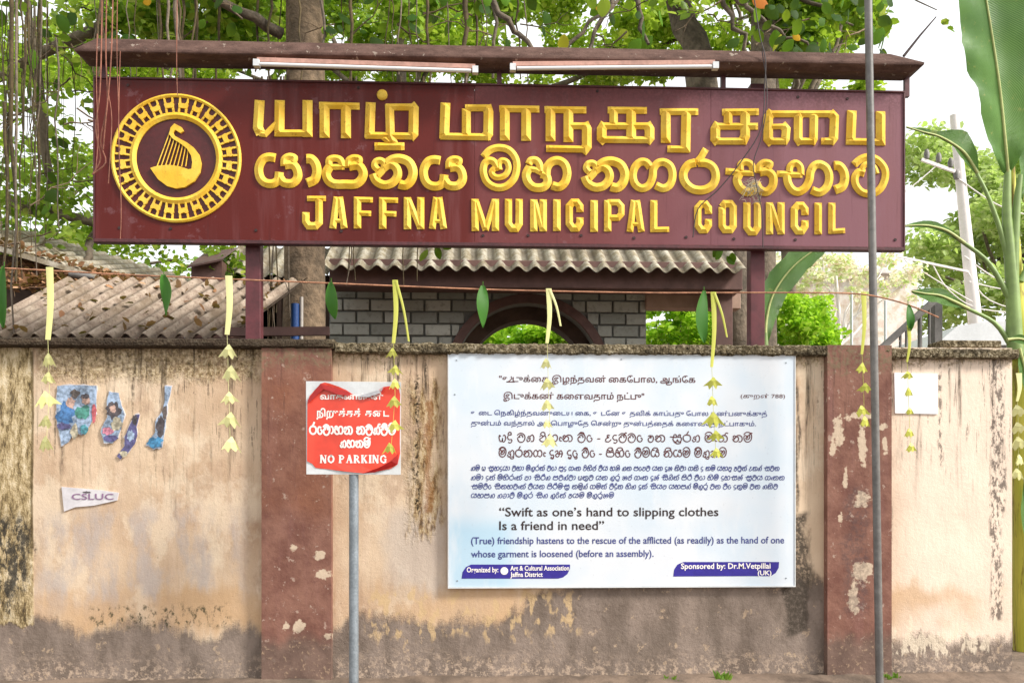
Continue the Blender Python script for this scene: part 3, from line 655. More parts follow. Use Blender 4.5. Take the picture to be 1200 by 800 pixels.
for k in range(24):
    t = math.pi/2 + 2*math.pi*(k+.5)/24; er = Vector((math.cos(t), math.sin(t))); et = Vector((-er.y, er.x)); b = MB()
    def q(r_, s_): v = er*r_*K+et*s_*K; return (em.x+v.x, em.z+v.y)
    b.prism([q(58,-4.6),q(58,4.6),q(62.5,5.6),q(65.5,4.2),q(63.5,1.5),q(63.5,-1.5),q(65.5,-4.2),q(62.5,-5.6)], BY-.018, BY)
    b.prism([q(51,-4.9),q(51,-3.1),q(58.5,-2.6),q(58.5,-5.0)], BY-.0155, BY); b.prism([q(51,3.1),q(51,4.9),q(58.5,5.0),q(58.5,2.6)], BY-.0155, BY)
    b.prism([q(64.5,-5.4),q(64.5,-3.2),q(70.3,-3.6),q(70.3,-5.6)], BY-.0135, BY); b.prism([q(64.5,3.2),q(64.5,5.4),q(70.3,5.6),q(70.3,3.6)], BY-.0135, BY)
    b.build('emblem_figure', M['gold'], emb)
hp = [(130,480),(200,580),(280,640),(360,662),(440,650),(520,600),(572,520),(585,440),(565,360),(520,300),(460,255),(400,222),(345,192),(335,165),(352,140),(400,168),(428,152),(410,118),(345,85),(312,120),(298,180),(330,218),(400,262),(455,305),(495,370),(505,430),(497,487),(470,492),(400,468),(300,452),(190,462)]
hq = [P(160+x/7.62, 135+y/7.62, BY) for x, y in hp]
b = MB(); b.prism([(v.x, v.z) for v in hq], BY-.022, BY); b.build('harp', M['gold'], emb, bevel=.0)
b = MB()
for k in range(8):
    f = k/7; a = (188+f*255, 462); c = (300+f*165 if k else 312, 150+f*170 if k else 130)
    A = P(160+a[0]/7.62, 135+a[1]/7.62, BY); B_ = P(160+c[0]/7.62, 135+c[1]/7.62, BY)
    b.tube([(A.x, BY-.012, A.z), (B_.x, BY-.012, B_.z)], .0042, 6)
b.build('harp_strings', M['gold'], emb)

# posts
for px in (297.5, 886.5):
    hw = 8.5*PXM(.09); x = X(px, .07)
    b = MB(); b.box(x-hw, x+hw, .035, .145, WT-.3, Z(100, px, .07)); b.build('post', M['post'], sign, bevel=.004)
for px in (124, 585, 846, 1060):
    x = X(px, .0); b = MB(); b.box(x-.018, x+.018, -.05, -.014, zt-.02, Z(72, px, -.05)); b.build('strut', M['trim'], sign)
# hood: hipped strip roof over the board
def hood_sec(pxl, pyl, pxr, pyr, y0, y1, yref):
    A = P(pxl, pyl, yref); B_ = P(pxr, pyr, yref)
    return [(A.x, y0, A.z), (B_.x, y0, B_.z), (B_.x, y1, B_.z), (A.x, y1, A.z)]
b = MB(); HF = -.20
s1 = hood_sec(112, 45, 1043, 63, -.14, -.0, -.14); s2 = hood_sec(87, 57, 1084, 73, HF, .06, HF); s3 = hood_sec(88, 60, 1083, 76, HF, .06, HF); s4 = hood_sec(98, 68, 1066, 86, -.14, -.0, -.14)
for i in range(0, 40):
    pass
vs_ = s1+s2+s3+s4
b.add(vs_, [(0,1,2,3)] + [(4*i+k, 4*i+(k+1) % 4, 4*i+4+(k+1) % 4, 4*i+4+k) for i in range(3) for k in range(4)] + [(15,14,13,12)])
b.build('hood', M['hood'], sign, bevel=.004)
# tube lights under the hood
def tube_light(ax, ay, bx, by, y):
    A = P(ax, ay, y); B_ = P(bx, by, y)
    b = MB(); b.bar(A+Vector((0,.03,.028)), B_+Vector((0,.03,.028)), .06, .032); o = b.build('light_batten', M['reflector'], sign)
    b = MB(); b.tube([A+Vector((.03,-.012,-.014)), B_+Vector((-.03,-.012,-.014))], .015, 10); b.build('glass_tube', M['tube'], o)
    for q_ in (A, B_):
        b = MB(); b.box(q_.x-.022, q_.x+.022, q_.y-.03, q_.y+.02, q_.z-.032, q_.z+.018); b.build('lamp_holder', M['white_metal'], o)
tube_light(301, 74, 557, 82, -.24); tube_light(601, 79, 838, 77, -.23)
# rod on the hood
b = MB(); b.tube([P(1059, 66, -.02), P(1078, 42, -.02), P(1097, 20, -.02)], [.012,.009,.005], 6); b.build('rod', M['bolt'], sign)

# wires and fluff hanging over the board
def wire(name, pts, y, rad, label, cat, mat='wire', k=5, group=None):
    b = MB(); q_ = smooth([P(a, c_, y) for a, c_ in pts], k); b.tube(q_, rad, 5)
    return tag(b.build(name, M[mat], None, q_[-1]), label, cat, group)
wire('cable', [(884,0),(890,40),(897,70),(896,100),(892,150),(868,190),(842,222),(818,245),(812,278)], -.22, .0045, 'thin dark cable slanting across the last gold words of the board', 'cable')
wire('cable', [(893,60),(899,110),(893,158),(883,190),(886,215),(893,250),(894,290)], -.21, .004, 'thin dark cable hanging nearly straight down over the word COUNCIL', 'cable')
b = MB(); rr = random.Random(3)
for k in range(46):
    a = P(rr.uniform(868,893), rr.uniform(210,238), -.12); c = P(rr.uniform(866,895), rr.uniform(208,240), -.11); b.tube([a, (a+c)/2+Vector((0,-.02,.01)), c], .0018, 4, False)
tag(b.build('straw_tuft', M['nest'], None, P(880,236,-.11)), 'small pale tuft of straw caught on the letters of the board', 'straw tuft')

# ------------------------------------------------------------------ white notice board on the wall
PY = -.045
poster = thing('notice_board', (X(728, PY), PY, Z(686, 600, PY)), 'wide pale blue printed notice board with proverb in three scripts fixed to wall', 'notice board')
pl, pr = X(526, PY), X(931, PY); pt, pb = Z(415, 526, PY), Z(687.5, 526, PY)
b = MB(); b.box(pl, pr, PY, -.012, pb, pt); b.build('panel', M['poster'], poster, bevel=.002)
for (a, c, d, e) in ((pl-.008, pr+.008, pt, pt+.008), (pl-.008, pr+.008, pb-.01, pb)):
    b = MB(); b.box(a, c, PY-.006, -.01, d, e); b.build('frame_rail', M['white_metal'], poster)
for a in (pl-.008, pr):
    b = MB(); b.box(a, a+.008, PY-.005, -.01, pb, pt); b.build('frame_stile', M['white_metal'], poster)

def vis(s):
    out = []
    for ch in s:
        if ch in '\u0bc6\u0bc7\u0bc8' and out: out.insert(len(out)-1, ch)
        elif ch == '\u0bca' and out: out.insert(len(out)-1, '\u0bc6'); out.append('\u0bbe')
        elif ch == '\u0bcb' and out: out.insert(len(out)-1, '\u0bc7'); out.append('\u0bbe')
        else: out.append(ch)
    return ''.join(out)
def text_mesh(s, bold=0.0):
    c = bpy.data.curves.new('lettering', 'FONT'); c.body = s; c.offset = bold; c.resolution_u = 3
    o = bpy.data.objects.new('lettering', c); COL.objects.link(o)
    dg = bpy.context.evaluated_depsgraph_get(); me = bpy.data.meshes.new_from_object(o.evaluated_get(dg))
    v = [tuple(p.co) for p in me.vertices]; f = [tuple(p.vertices) for p in me.polygons]
    bpy.data.objects.remove(o); bpy.data.curves.remove(c); bpy.data.meshes.remove(me)
    return v, f
def put_text(b, s, x0, x1, base, cap, y, bold=0.0, slant=0.0, capem=.72):
    """s between x0 and x1 (photo measure), baseline and capital height in the same measure"""
    v, f = text_mesh(s, bold)
    if not v: return
    ax = min(p[0] for p in v); bx_ = max(p[0] for p in v)
    A = P(x0, base, y); B_ = P(x1, base, y); ky = cap*PXM(y)/capem
    out = [(A.x + (p[0]-ax)/(bx_-ax)*(B_.x-A.x) + slant*p[1]*ky, y - .0, A.z + p[1]*ky) for p in v]
    b.add(out, f)
# small Sinhala letters, drawn as strokes in a box 1 high
def norm(g_, top=184.0, hgt=34.0):
    xs_ = [x for k, w, p in g_ for x, y in p]; x_0 = min(xs_)
    return [(k, [((x-x_0)/hgt, (y-top)/hgt) for x, y in p]) for k, w, p in g_], (max(xs_)-x_0)/hgt
def nd(strokes): return [('c', p) for p in strokes], max(x for p in strokes for x, y in p)
GL = {'ය': norm(YA), 'ා': norm(AA), 'ප': norm(PA), 'න': norm(NA), 'ම': norm(MA, 186), 'හ': norm(HA, 187), 'ග': norm(GA, 188), 'ර': norm(RA, 190), 'ස': norm(SA, 191), 'භ': norm(BHA, 191), 'ව': norm(VA, 190),
 'ත': nd([[(.5,.35),(.3,.25),(.15,.45),(.3,.6),(.5,.5),(.45,.85),(.15,1),(.0,.7)],[(.5,.3),(.8,.05),(1.05,.4),(.95,.95),(.65,.95)]]),
 'ට': nd([[(.55,.2),(.25,.1),(.0,.5),(.2,.95),(.6,.95),(.75,.6),(.55,.45)]]),
 'ක': nd([[(.0,.3),(.3,.1),(.45,.4),(.2,.55),(.05,.8),(.35,1),(.65,.8),(.7,.3),(.95,.1),(1.2,.5),(1.0,1)],[(.2,.55),(1.2,.55)]]),
 'ද': nd([[(.55,.1),(.2,.1),(.0,.45),(.25,.75),(.55,.7),(.65,.95),(.4,1.2),(.15,1.1)]]),
 'ල': nd([[(.05,.3),(.3,.1),(.5,.35),(.25,.5),(.0,.7),(.3,1),(.75,.95),(.95,.5),(.75,.1),(.6,.3)]]),
 'එ': nd([[(.1,.2),(.4,.1),(.3,.4),(.05,.6),(.2,1),(.65,1),(.85,.5),(.6,.1),(.45,.5)]]),
 'උ': nd([[(.6,.15),(.3,.05),(.3,.35),(.55,.4),(.1,.55),(.05,.95),(.5,1),(.8,.7)]]),
 'ච': nd([[(.15,.15),(.55,.0),(.85,.4),(.7,.95),(.2,1),(.0,.6),(.3,.45),(.5,.6)]]),
 'අ': nd([[(.2,.3),(.05,.1),(.0,.6),(.2,1),(.45,.9),(.5,.5),(.5,1),(.8,1),(.95,.5),(.8,.1),(.6,.2)]]),
 'ණ': nd([[(.2,.3),(.05,.5),(.3,.6),(.3,1),(.0,.9)],[(.3,.3),(.6,.05),(.8,.5),(.7,1)],[(.8,.4),(1.1,.05),(1.35,.5),(1.2,1)]])}
MARK = {'ි': [[(.15,.0),(.35,-.28),(.75,-.25),(.85,.02)]], 'ී': [[(.15,.0),(.35,-.28),(.75,-.25),(.9,-.05),(.75,.0)]], 'ු': [[(.35,1.0),(.6,1.25),(.9,1.2),(.95,1.0)]], '්': [[(.7,.1),(.85,-.25),(1.05,-.2)]]}
def put_sinhala(b, s, x0, x1, base, hgt, y, w=.075, slant=0.0):
    xcur = 0.0; items = []; last = (0, .8)
    for ch in s:
        if ch == ' ': xcur += .55; continue
        if ch == '-': items.append(([('c', [(xcur, .6), (xcur+.35, .6)])])); xcur += .6; continue
        if ch in MARK: items.append([('c', [(last[0]+x*last[1], yy) for x, yy in p]) for p in MARK[ch]]); continue
        if ch == 'ෙ': items.append([('c', [(xcur+.35,.5),(xcur+.1,.35),(xcur+.05,.8),(xcur+.3,.9)])]); xcur += .5; continue
        g_, wd = GL[ch]; items.append([(k, [(xcur+x, yy) for x, yy in p]) for k, p in g_]); last = (xcur, wd); xcur += wd+.26
    A = P(x0, base, y); B_ = P(x1, base, y); kx = (B_.x-A.x)/max(xcur, .1); kz = hgt*PXM(y)
    ct = 0
    for it in items:
        for k, p in it:
            ct += 1
            q_ = [Vector((A.x+(x+slant*(1-yy))*kx, A.z+(1-yy)*kz)) for x, yy in p]
            ribbon(b, smooth(q_, 2) if k == 'c' and len(q_) > 2 else q_, w*kz, y-(ct % 4)*.00022)
T = PY-.0018
b = MB()
put_text(b, vis('"உடுக்கை இழந்தவன் கைபோல, ஆங்கே'), 585, 815, 447, 7.0, T, .012)
ribbon(b, [Vector((v.x, v.z)) for v in (P(599,441,T), P(600,443.5,T), P(597,446,T), P(593.5,447.2,T), P(603,447.2,T))], .55*PXM(T), T)
put_text(b, vis('இடுக்கண் களைவதாம் நட்பு"'), 590, 755, 467, 7.0, T, .012)
put_text(b, vis('(குறள் 788)'), 868, 920, 466, 4.6, T, .0)
b.build('lettering', M['print_maroon'], poster, fix=False)
b = MB()
put_text(b, vis('உடை நெகிழ்ந்தவனுடைய கை, உடனே உதவிக் காப்பது போல நண்பனுக்குத்'), 552, 899, 486, 5.2, T, .012)
put_text(b, vis('துன்பம் வந்தால் அப்பொழுதே சென்று துன்பத்தைக் களைவதே நட்பாகும்.'), 552, 886, 498, 5.2, T, .012)
b.build('lettering', M['print_blue'], poster, fix=False)
b = MB()
put_sinhala(b, 'අදි වත ලිහෙන විට - උදව්වට එන සුරත මෙන් නම්', 585, 883, 517, 8.5, T, .07)
put_sinhala(b, 'මිතුරනගෙ දුක දුටු විට - පිහිට වීමයි නියම මිතුකම', 585, 853, 535, 8.5, T, .07)
b.build('lettering', M['print_maroon'], poster, fix=False)
b = MB()
for i, (s_, xe) in enumerate((('තම ඇ සුහදයා වහා මිතුරන් වටා පුද ගෙන ලිහිල් විය හැකි තන පටලව යන දුක නිවා ගනී ද නම යහළු ඔවුන් උනත් සවන', 914), ('තමා දන් මිහිරෙන් ලා සිරිත පවත්වා අනුව යන තුරු කල් ගෙන දුක් සිතින් පිරි විටා හිමි දහසක් සුවය ගෙනන', 920), ('සැමවිට සිනහවෙන් වීයන පිරිමැසු නමුත් ගමන් විදින හිත දුන් සියල යහපත් මිතුරු වන විට දැනුම වඩන තනිව', 912), ('යහපත තබාවි මිතුර සිත තුටින් එයම මිතුරුකම', 720))):
    s2_ = ''.join(ch if (ch in GL or ch in MARK or ch in ' -ෙ') else {'ඇ':'අ','ල්':'ල','ළ':'ල','ඔ':'එ','බ':'ච'}.get(ch, '') for ch in s_)
    put_sinhala(b, s2_, 552, xe, (551, 562, 572.5, 583)[i], 5.0, T, .085, .15)
b.build('lettering', M['print_blue'], poster, fix=False)
b = MB()
put_text(b, '\u201cSwift as one\u2019s hand to slipping clothes', 585, 842, 604.5, 10.6, T, .012)
put_text(b, 'Is a friend in need\u201d', 585, 708, 620.5, 10.6, T, .012)
b.build('lettering', M['print_black'], poster, fix=False)
b = MB()
put_text(b, '(True) friendship hastens to the rescue of the afflicted (as readily) as the hand of one', 552, 919, 637, 8.2, T, .014)
put_text(b, 'whose garment is loosened (before an assembly).', 552, 766, 652.5, 8.2, T, .014)
b.build('lettering', M['print_blue'], poster, fix=False)
def pill(pts):
    b = MB(); q_ = [P(a, c_, T) for a, c_ in pts]; b.add([(v.x, T, v.z) for v in q_], [tuple(range(len(q_)))]); return b.build('printed_strip', M['pill'], poster)
p1 = pill([(541,677.5),(542,670),(546,664),(552,661),(668,661),(668,666),(665,672),(660,676),(654,677.5)])
p2 = pill([(789,675),(790,667),(794,661),(801,658),(913,658),(912.5,665),(909,671),(903,674.5)])
b = MB(); T2 = T-.0015
put_text(b, 'Organized by:', 547, 584, 670, 6.0, T2, .02); put_text(b, 'Art & Cultural Association', 598, 667, 668, 5.6, T2, .02); put_text(b, 'Jaffna District', 598, 636, 675.4, 5.6, T2, .02)
c = P(591, 668.5, T2); b.add([(c.x+.03*math.cos(t*math.pi/7), T2, c.z+.03*math.sin(t*math.pi/7)) for t in range(14)], [tuple(range(14))])
put_text(b, 'Sponsored by: Dr.M.Vetpillai', 798, 903, 666, 6.6, T2, .02); put_text(b, '(UK)', 888, 904, 673.4, 5.6, T2, .02)
b.build('lettering', M['print_white'], poster, fix=False)
for px, py in ((535,422),(921,425),(536,680),(921,677),(533,462),(728,421)):
    c = P(px, py, PY); b = MB(); b.tube([c+Vector((0,.004,0)), c+Vector((0,-.003,0))], .006, 8); b.build('screw', M['galv'], poster)

# ------------------------------------------------------------------ NO PARKING sign
NY = -.75
np_s = thing('no_parking_sign', (X(414.5, NY), NY, 0), 'square white metal sign with torn red no parking film on thin pole', 'road sign')
b = MB(); xx = X(414.5, NY+.03); b.tube([(xx, NY+.035, -.3), (xx, NY+.035, Z(470, 414, NY))], 5.6*PXM(NY), 16); b.build('pole', M['galv'], np_s)
q_ = [P(a, c_, NY) for a, c_ in ((358.5,446.5),(470,447.5),(469.5,556),(359,555.5))]
b = MB(); b.prism([(v.x, v.z) for v in q_], NY-.001, NY+.004); b.build('plate', M['white_metal'], np_s, bevel=.001)
fy = NY-.004
def wav(x, y): return fy - .004 - .004*math.sin(x*.09+y*.05)
out = [(360.5,471),(363,464),(369,457),(376,449.5),(381,448),(387,449.5),(397,453),(406,457),(412,461),(417,464.5),(430,463),(441,459),(449,453.5),(456,452.5),(467,453),(469,462),(468.5,520),(469,531),(466,544),(458,549),(440,552.5),(425,554),(404,552),(385,549.5),(370,548),(366,543),(360,540)]
b = MB(); vs_ = [];
for (a, c_) in out: v = P(a, c_, NY); vs_.append((v.x, wav(a, c_), v.z))
v = P(414, 505, NY); ctr = (v.x, wav(414, 505), v.z); n = len(vs_)
inner = []
for (a, c_) in out:
    a2, c2 = 414+(a-414)*.85, 505+(c_-505)*.82; v = P(a2, c2, NY); inner.append((v.x, fy-.0015, v.z))
b.add(vs_+inner+[(ctr[0], fy-.0015, ctr[2])], [(i, (i+1) % n, n+(i+1) % n, n+i) for i in range(n)] + [(n+i, n+(i+1) % n, 2*n) for i in range(n)]); b.build('red_film', M['redfilm'], np_s)
def curl(pts, mat):
    b = MB(); vv = []
    for a, c_, dy in pts: v = P(a, c_, NY); vv.append((v.x, fy-dy, v.z))
    b.add(vv, [tuple(range(len(vv)))]); return b.build('torn_flap', M[mat], np_s)
M['redflap'] = plain('dark_red_film_back', C(196,24,18,.7), .45, var=.15)
curl([(376,449.5,.012),(410,459.5,.014),(411,464,.022),(396,462.5,.026),(380,456,.02),(362,473,.02),(361,469,.012)], 'redflap')
curl([(417,465,.012),(445,457,.014),(450,453.5,.016),(446,461,.026),(432,465.5,.028)], 'filmback')
curl([(445,459,.02),(453,453,.018),(449,460,.028)], 'redflap')
curl([(467,531,.012),(466,544,.013),(440,553,.014),(425,554.5,.012),(444,548,.022),(459,540,.024)], 'redflap')
NT_ = fy-.0035
b = MB()
put_text(b, vis('வாகனங்கள்'), 375, 449, 467.5, 6.4, NT_-.001, .03)
put_text(b, vis('நிறுத்தத்'), 371, 423, 487.5, 8.0, NT_, .03); put_text(b, vis('தடை'), 428, 456, 487.5, 8.0, NT_, .03)
put_sinhala(b, 'රථවාහන නැවැත්වීම'.replace('ථ','ට').replace('ැ',''), 363, 465, 508.5, 9.5, NT_, .11)
put_sinhala(b, 'තහනම්', 399, 435, 524, 8.5, NT_, .11)
# serif capitals
def serif(b, s, x0, adv, base, hgt, y):
    G = {'N': [(.13,[(0.1,0),(0.1,1)]),(.2,[(0.12,0),(.78,1)]),(.1,[(.82,0),(.82,1)]),(.06,[(-.06,0),(.3,0)]),(.06,[(-.06,1),(.26,1)]),(.06,[(.64,0),(1,0)])],
         'O': [(.17,[(.5,0),(.14,.22),(.08,.5),(.14,.78),(.5,1),(.86,.78),(.92,.5),(.86,.22),(.5,0)])],
         'P': [(.19,[(.22,0),(.22,1)]),(.13,[(.22,.03),(.62,.05),(.8,.27),(.62,.5),(.22,.52)]),(.06,[(0,0),(.4,0)]),(.06,[(0,1),(.46,1)])],
         'A': [(.09,[(.48,0),(.12,1)]),(.2,[(.5,0),(.82,1)]),(.06,[(.25,.65),(.7,.65)]),(.06,[(-.02,1),(.3,1)]),(.06,[(.6,1),(1,1)])],
         'R': [(.19,[(.2,0),(.2,1)]),(.13,[(.2,.03),(.6,.05),(.76,.26),(.6,.48),(.2,.5)]),(.17,[(.45,.5),(.84,.97)]),(.06,[(0,0),(.4,0)]),(.06,[(0,1),(.42,1)]),(.06,[(.76,1),(1,1)])],
         'K': [(.19,[(.2,0),(.2,1)]),(.09,[(.82,0),(.25,.55)]),(.17,[(.42,.42),(.82,1)]),(.06,[(0,0),(.42,0)]),(.06,[(0,1),(.42,1)]),(.06,[(.62,0),(.98,0)]),(.06,[(.64,1),(1,1)])],
         'I': [(.2,[(.25,0),(.25,1)]),(.06,[(.02,0),(.48,0)]),(.06,[(.02,1),(.48,1)])],
         'G': [(.16,[(.86,.25),(.6,0),(.2,.15),(.08,.5),(.2,.85),(.55,1),(.84,.9)]),(.16,[(.84,.55),(.84,.95)]),(.06,[(.6,.55),(1,.55)])]}
    x = x0
    for ch in s:
        if ch == ' ': x += adv*.45; continue
        for wi, (w, p) in enumerate(G[ch]):
            qq = [P(x+a*adv*.84, base-hgt*(1-c_), y) for a, c_ in p]; ribbon(b, [Vector((v.x, v.z)) for v in qq], w*hgt*.72*PXM(y), y-wi*.00015)
        x += adv*(.55 if ch == 'I' else 1)
serif(b, 'NO PARKING', 375.5, 8.75, 541.8, 8.4, NT_)
b.build('lettering', M['print_white'], np_s, fix=False)

# ------------------------------------------------------------------ tall metal pole at the right
PYY = -.42
b = MB(); A = P(1016.5, -60, PYY); B_ = P(1031, 812, PYY); d = (B_-A); A2 = A - d*.1; B2 = A + d*((A.z+.1)/(A.z-B_.z))
b.tube([A2, B2], 4.6*PXM(PYY), 14)
tag(b.build('metal_pole', M['pole'], None, (B2.x, B2.y, 0)), 'tall thin grey metal pole leaning in front of the right maroon pilaster', 'pole')

# ------------------------------------------------------------------ rope and palm leaf garlands
RY = -.95
rope_pts = [(-60,311),(0,314),(58,317),(150,322),(268,327),(390,332),(463,335),(566,339),(643,341),(760,343),(836,343),(940,343),(1000,344),(1030,348),(1064,357),(1100,372)]
b = MB(); rp = smooth([P(a, c_, RY) for a, c_ in rope_pts], 4); b.tube(rp, .0055, 6)
tag(b.build('rope', M['rope'], None, rp[0]), 'orange brown rope strung along the wall carrying leaf garlands', 'rope')
def strip(b, pts, w, tw=0.0):
    q_ = smooth(pts, 5); vs_ = []
    for i, p in enumerate(q_):
        t = i/(len(q_)-1); ww = w*(1-.35*t); a = tw*t
        vs_ += [p+Vector((-ww*math.cos(a), -ww*math.sin(a), 0)), p+Vector((0, -.004, 0)), p+Vector((ww*math.cos(a), ww*math.sin(a), 0))]
    b.add(vs_, [f for i in range(len(q_)-1) for f in ((3*i, 3*i+1, 3*i+4, 3*i+3), (3*i+1, 3*i+2, 3*i+5, 3*i+4))], True)
    b.add([v+Vector((0,.002,0)) for v in vs_], [f for i in range(len(q_)-1) for f in ((3*i+3, 3*i+4, 3*i+1, 3*i), (3*i+4, 3*i+5, 3*i+2, 3*i+1))], True)
def garland(px, top, stripend, chev, label, mat='palm', second=None, sz=1.0, y=RY-.03):
    root = thing('palm_leaf_garland', P(px, top, y), label, 'garland', 'palm leaf garlands hung along the wall'); k = PXM(y)*.98
    b = MB(); strip(b, [P(px, top-3, y), P(px+1, (top+stripend)/2, y-.01), P(px-2, stripend, y)], 4.2*k*sz, .5); b.build('leaf_strip', M[mat], root, fix=False)
    if second: b = MB(); strip(b, [P(px+1, top-2, y-.005), P((px+second[0])/2+2, (top+second[1])/2-3, y-.012), P(*second, y)], 1.8*k, .3); b.build('leaf_strip', M[mat], root, fix=False)
    b = MB(); b.tube([P(px-2, stripend-4, y), P(px, (stripend+chev[-1][1])/2, y), P(chev[-1][0], chev[-1][1]+3, y)], .0015, 4); b.build('string', M[mat], root)
    for (cx, cy) in chev:
        s_ = (1+rnd.uniform(-.24, .16))*sz; b = MB(); rt = rnd.uniform(-.55, .55); c = P(cx+rnd.uniform(-1.2, 1.2), cy, y-.004)
        def w_(x, z, dy): return c + Vector((x*k*s_*math.cos(rt), dy + x*k*s_*math.sin(rt), z*k*s_))
        l = rnd.uniform(.7, 1.15); r2 = rnd.uniform(.7, 1.15)
        # a folded star: a small knot with two drooping points and two short inner ones
        j1 = rnd.uniform(-3.2, 3.2); j2 = rnd.uniform(-3.2, 3.2)
        hk = rnd.uniform(-.03, .03)
        pts = [w_(j1*.5,11,hk*.3), w_(-5,5,-.006), w_(-14*l,-6+j1,-.002), w_(-7.5,-3.2,.002), w_(-5-j2*.4,-9*r2,.0), w_(0,-2.5,-.008), w_(4.6+j1*.4,-8.5*l,.0), w_(7.2,-3.2,.002), w_(14*r2,-6+j2,-.002), w_(5,5,-.006), w_(0,3,-.009)]
        b.add(pts, [(0,1,10),(1,2,3),(1,3,10),(3,4,5),(3,5,10),(5,6,7),(5,7,10),(7,8,9),(7,9,10),(9,0,10)])
        b.add([p+Vector((0,.016,0)) for p in pts[:10]], [tuple(range(9, -1, -1))])
        b.build('folded_leaf', M[mat], root, fix=False)
garland(58, 316, 398, [(56,423),(57,444),(54,469),(54,495),(54,521)], 'pale palm leaf garland at the far left beside the torn film posters')
garland(268, 326, 392, [(267,413),(269,439),(268,467),(269,493),(270,522)], 'pale palm leaf garland with five folded leaves just left of the first pilaster')
garland(463, 331, 402, [(461,414),(463,434),(462,451),(463,472),(462,500),(458,526)], 'palm leaf garland hanging over the right edge of the no parking sign', 'palm_g', (479,400), .8)
garland(643, 341, 402, [(641,427),(642,451),(642,476),(641,497),(645,518)], 'palm leaf garland hanging over the left half of the notice board', 'palm', (657,382), .82)
garland(836, 345, 430, [(835,449),(835,471),(835,492),(839,511),(839,531)], 'greenish palm leaf garland hanging over the right half of the notice board', 'palm_g', (852,395), .82)
garland(1012, 345, 415, [(1009,432),(1013,455),(1011,482),(1013,495)], 'ragged yellow palm leaf garland tangled beside the tall grey pole', 'palm_g', None, .8, RY+.4)
garland(1065, 384, 424, [(1065,440),(1065,460),(1067,482),(1067,508),(1067,525)], 'small thin palm leaf garland hanging over the white paper on the right panel', 'palm_g', None, .62)
def mango(px, top, bot, w, label, y=RY-.02, lean=0):
    root_p = P(px, top, y); k = PXM(y); n = 9; vs_ = []
    for i in range(n+1):
        t = i/n; c = P(px+lean*t+((px*7) % 5-2)*1.3*math.sin(t*math.pi), top+(bot-top)*t, y-.03*math.sin(t*3)); ww = w*k*math.sin(math.pi*min(1, t*.93+.05))**.7
        aa = math.sin(px)*.5+t*math.cos(px)*.9; ca, sa = math.cos(aa), math.sin(aa)
        vs_ += [c+Vector((-ww*ca, -.014-ww*sa, 0)), c, c+Vector((ww*ca*.9, -.014+ww*sa, 0))]
    b = MB(); b.add(vs_, [f for i in range(n) for f in ((3*i, 3*i+1, 3*i+4, 3*i+3), (3*i+1, 3*i+2, 3*i+5, 3*i+4))], True)
    b.add([v+Vector((0,.0015,0)) for v in vs_], [f for i in range(n) for f in ((3*i+3, 3*i+4, 3*i+1, 3*i), (3*i+4, 3*i+5, 3*i+2, 3*i+1))], True)
    b.tube([root_p+Vector((0,0,.03)), root_p+Vector((0,0,-.01))], .0025, 5)
    return tag(b.build('hanging_leaf', M['mango'], None, root_p, fix=False), label, 'leaf', 'green mango leaves hung on the rope')
mango(5, 312, 384, 9, 'long green mango leaf on the rope at the left end of the wall')
mango(192, 322, 370, 9.5, 'green mango leaf on the rope before the brown corrugated roof', lean=3)
mango(388, 331, 374, 9, 'green mango leaf on the rope beside the thick tree trunk', lean=5)
mango(566, 335, 384, 9, 'green mango leaf on the rope before the left end of the arch')
mango(825, 341, 402, 9, 'dark green mango leaf on the rope touching the greenish garland')
mango(1064, 357, 388, 6, 'small green mango leaf above the thin garland near the steel rail', lean=2)

# ------------------------------------------------------------------ torn bills on the wall
def bill(name, pts, label, cat, cols, y=-.012, txt=None):
    c = P(pts[0][0], pts[0][1], y); q_ = [P(a, c_, y) for a, c_ in pts]
    if name == 'torn_poster':      # ragged white backing paper under the print
        r_ = random.Random(int(pts[0][0])); mx_ = sum(a for a, _ in pts)/len(pts); my_ = sum(c_ for _, c_ in pts)/len(pts); rag = []
        for i, (a, c_) in enumerate(pts):
            a2, c2 = pts[(i+1) % len(pts)]
            for t in (0, .33, .66):
                u, v_ = a+(a2-a)*t, c_+(c2-c_)*t; g_ = r_.uniform(-1.0, 1.8); d_ = math.hypot(u-mx_, v_-my_) or 1
                rag.append(P(u+(u-mx_)/d_*g_, v_+(v_-my_)/d_*g_, y+.001))
        q_ = rag
    root = MB(); root.prism([(v.x, v.z) for v in q_], y, -.002+.004)
    o = tag(root.build(name, M['paper'] if name == 'torn_poster' else cols[0], None, c), label, cat)
    if name == 'torn_poster': cols = [cols[0], (pts, cols[0])] + list(cols[1:])
    for i, (pp, m_) in enumerate(cols[1:]):
        b = MB(); yy = y-.0015-.0008*i; qq = [P(a, c_, yy) for a, c_ in pp]; b.add([(v.x, yy, v.z) for v in qq], [tuple(range(len(qq)))]); b.build('printed_patch', m_, o)
    return o
def blob(cx, cy, rx, ry, n=17, j=.32, seed=1):
    r_ = random.Random(seed); return [(cx+rx*(1+r_.uniform(-j, j))*math.cos(2*math.pi*k/n), cy+ry*(1+r_.uniform(-j, j))*math.sin(2*math.pi*k/n)) for k in range(n)]
pc = {k: plain('print_'+k, *[C(*[int(q_*.72+56) for q_ in v], .85)], .7, var=.4, scale=45) for k, v in dict(sky=(150,178,214), blue=(36,100,176), green=(40,130,112), skin=(196,150,132), hair=(44,34,40), pink=(226,120,150), cream=(220,206,170), navy=(60,56,120), teal=(60,160,180), red=(190,60,70), cyan=(40,140,206), brown=(70,56,50)).items()}
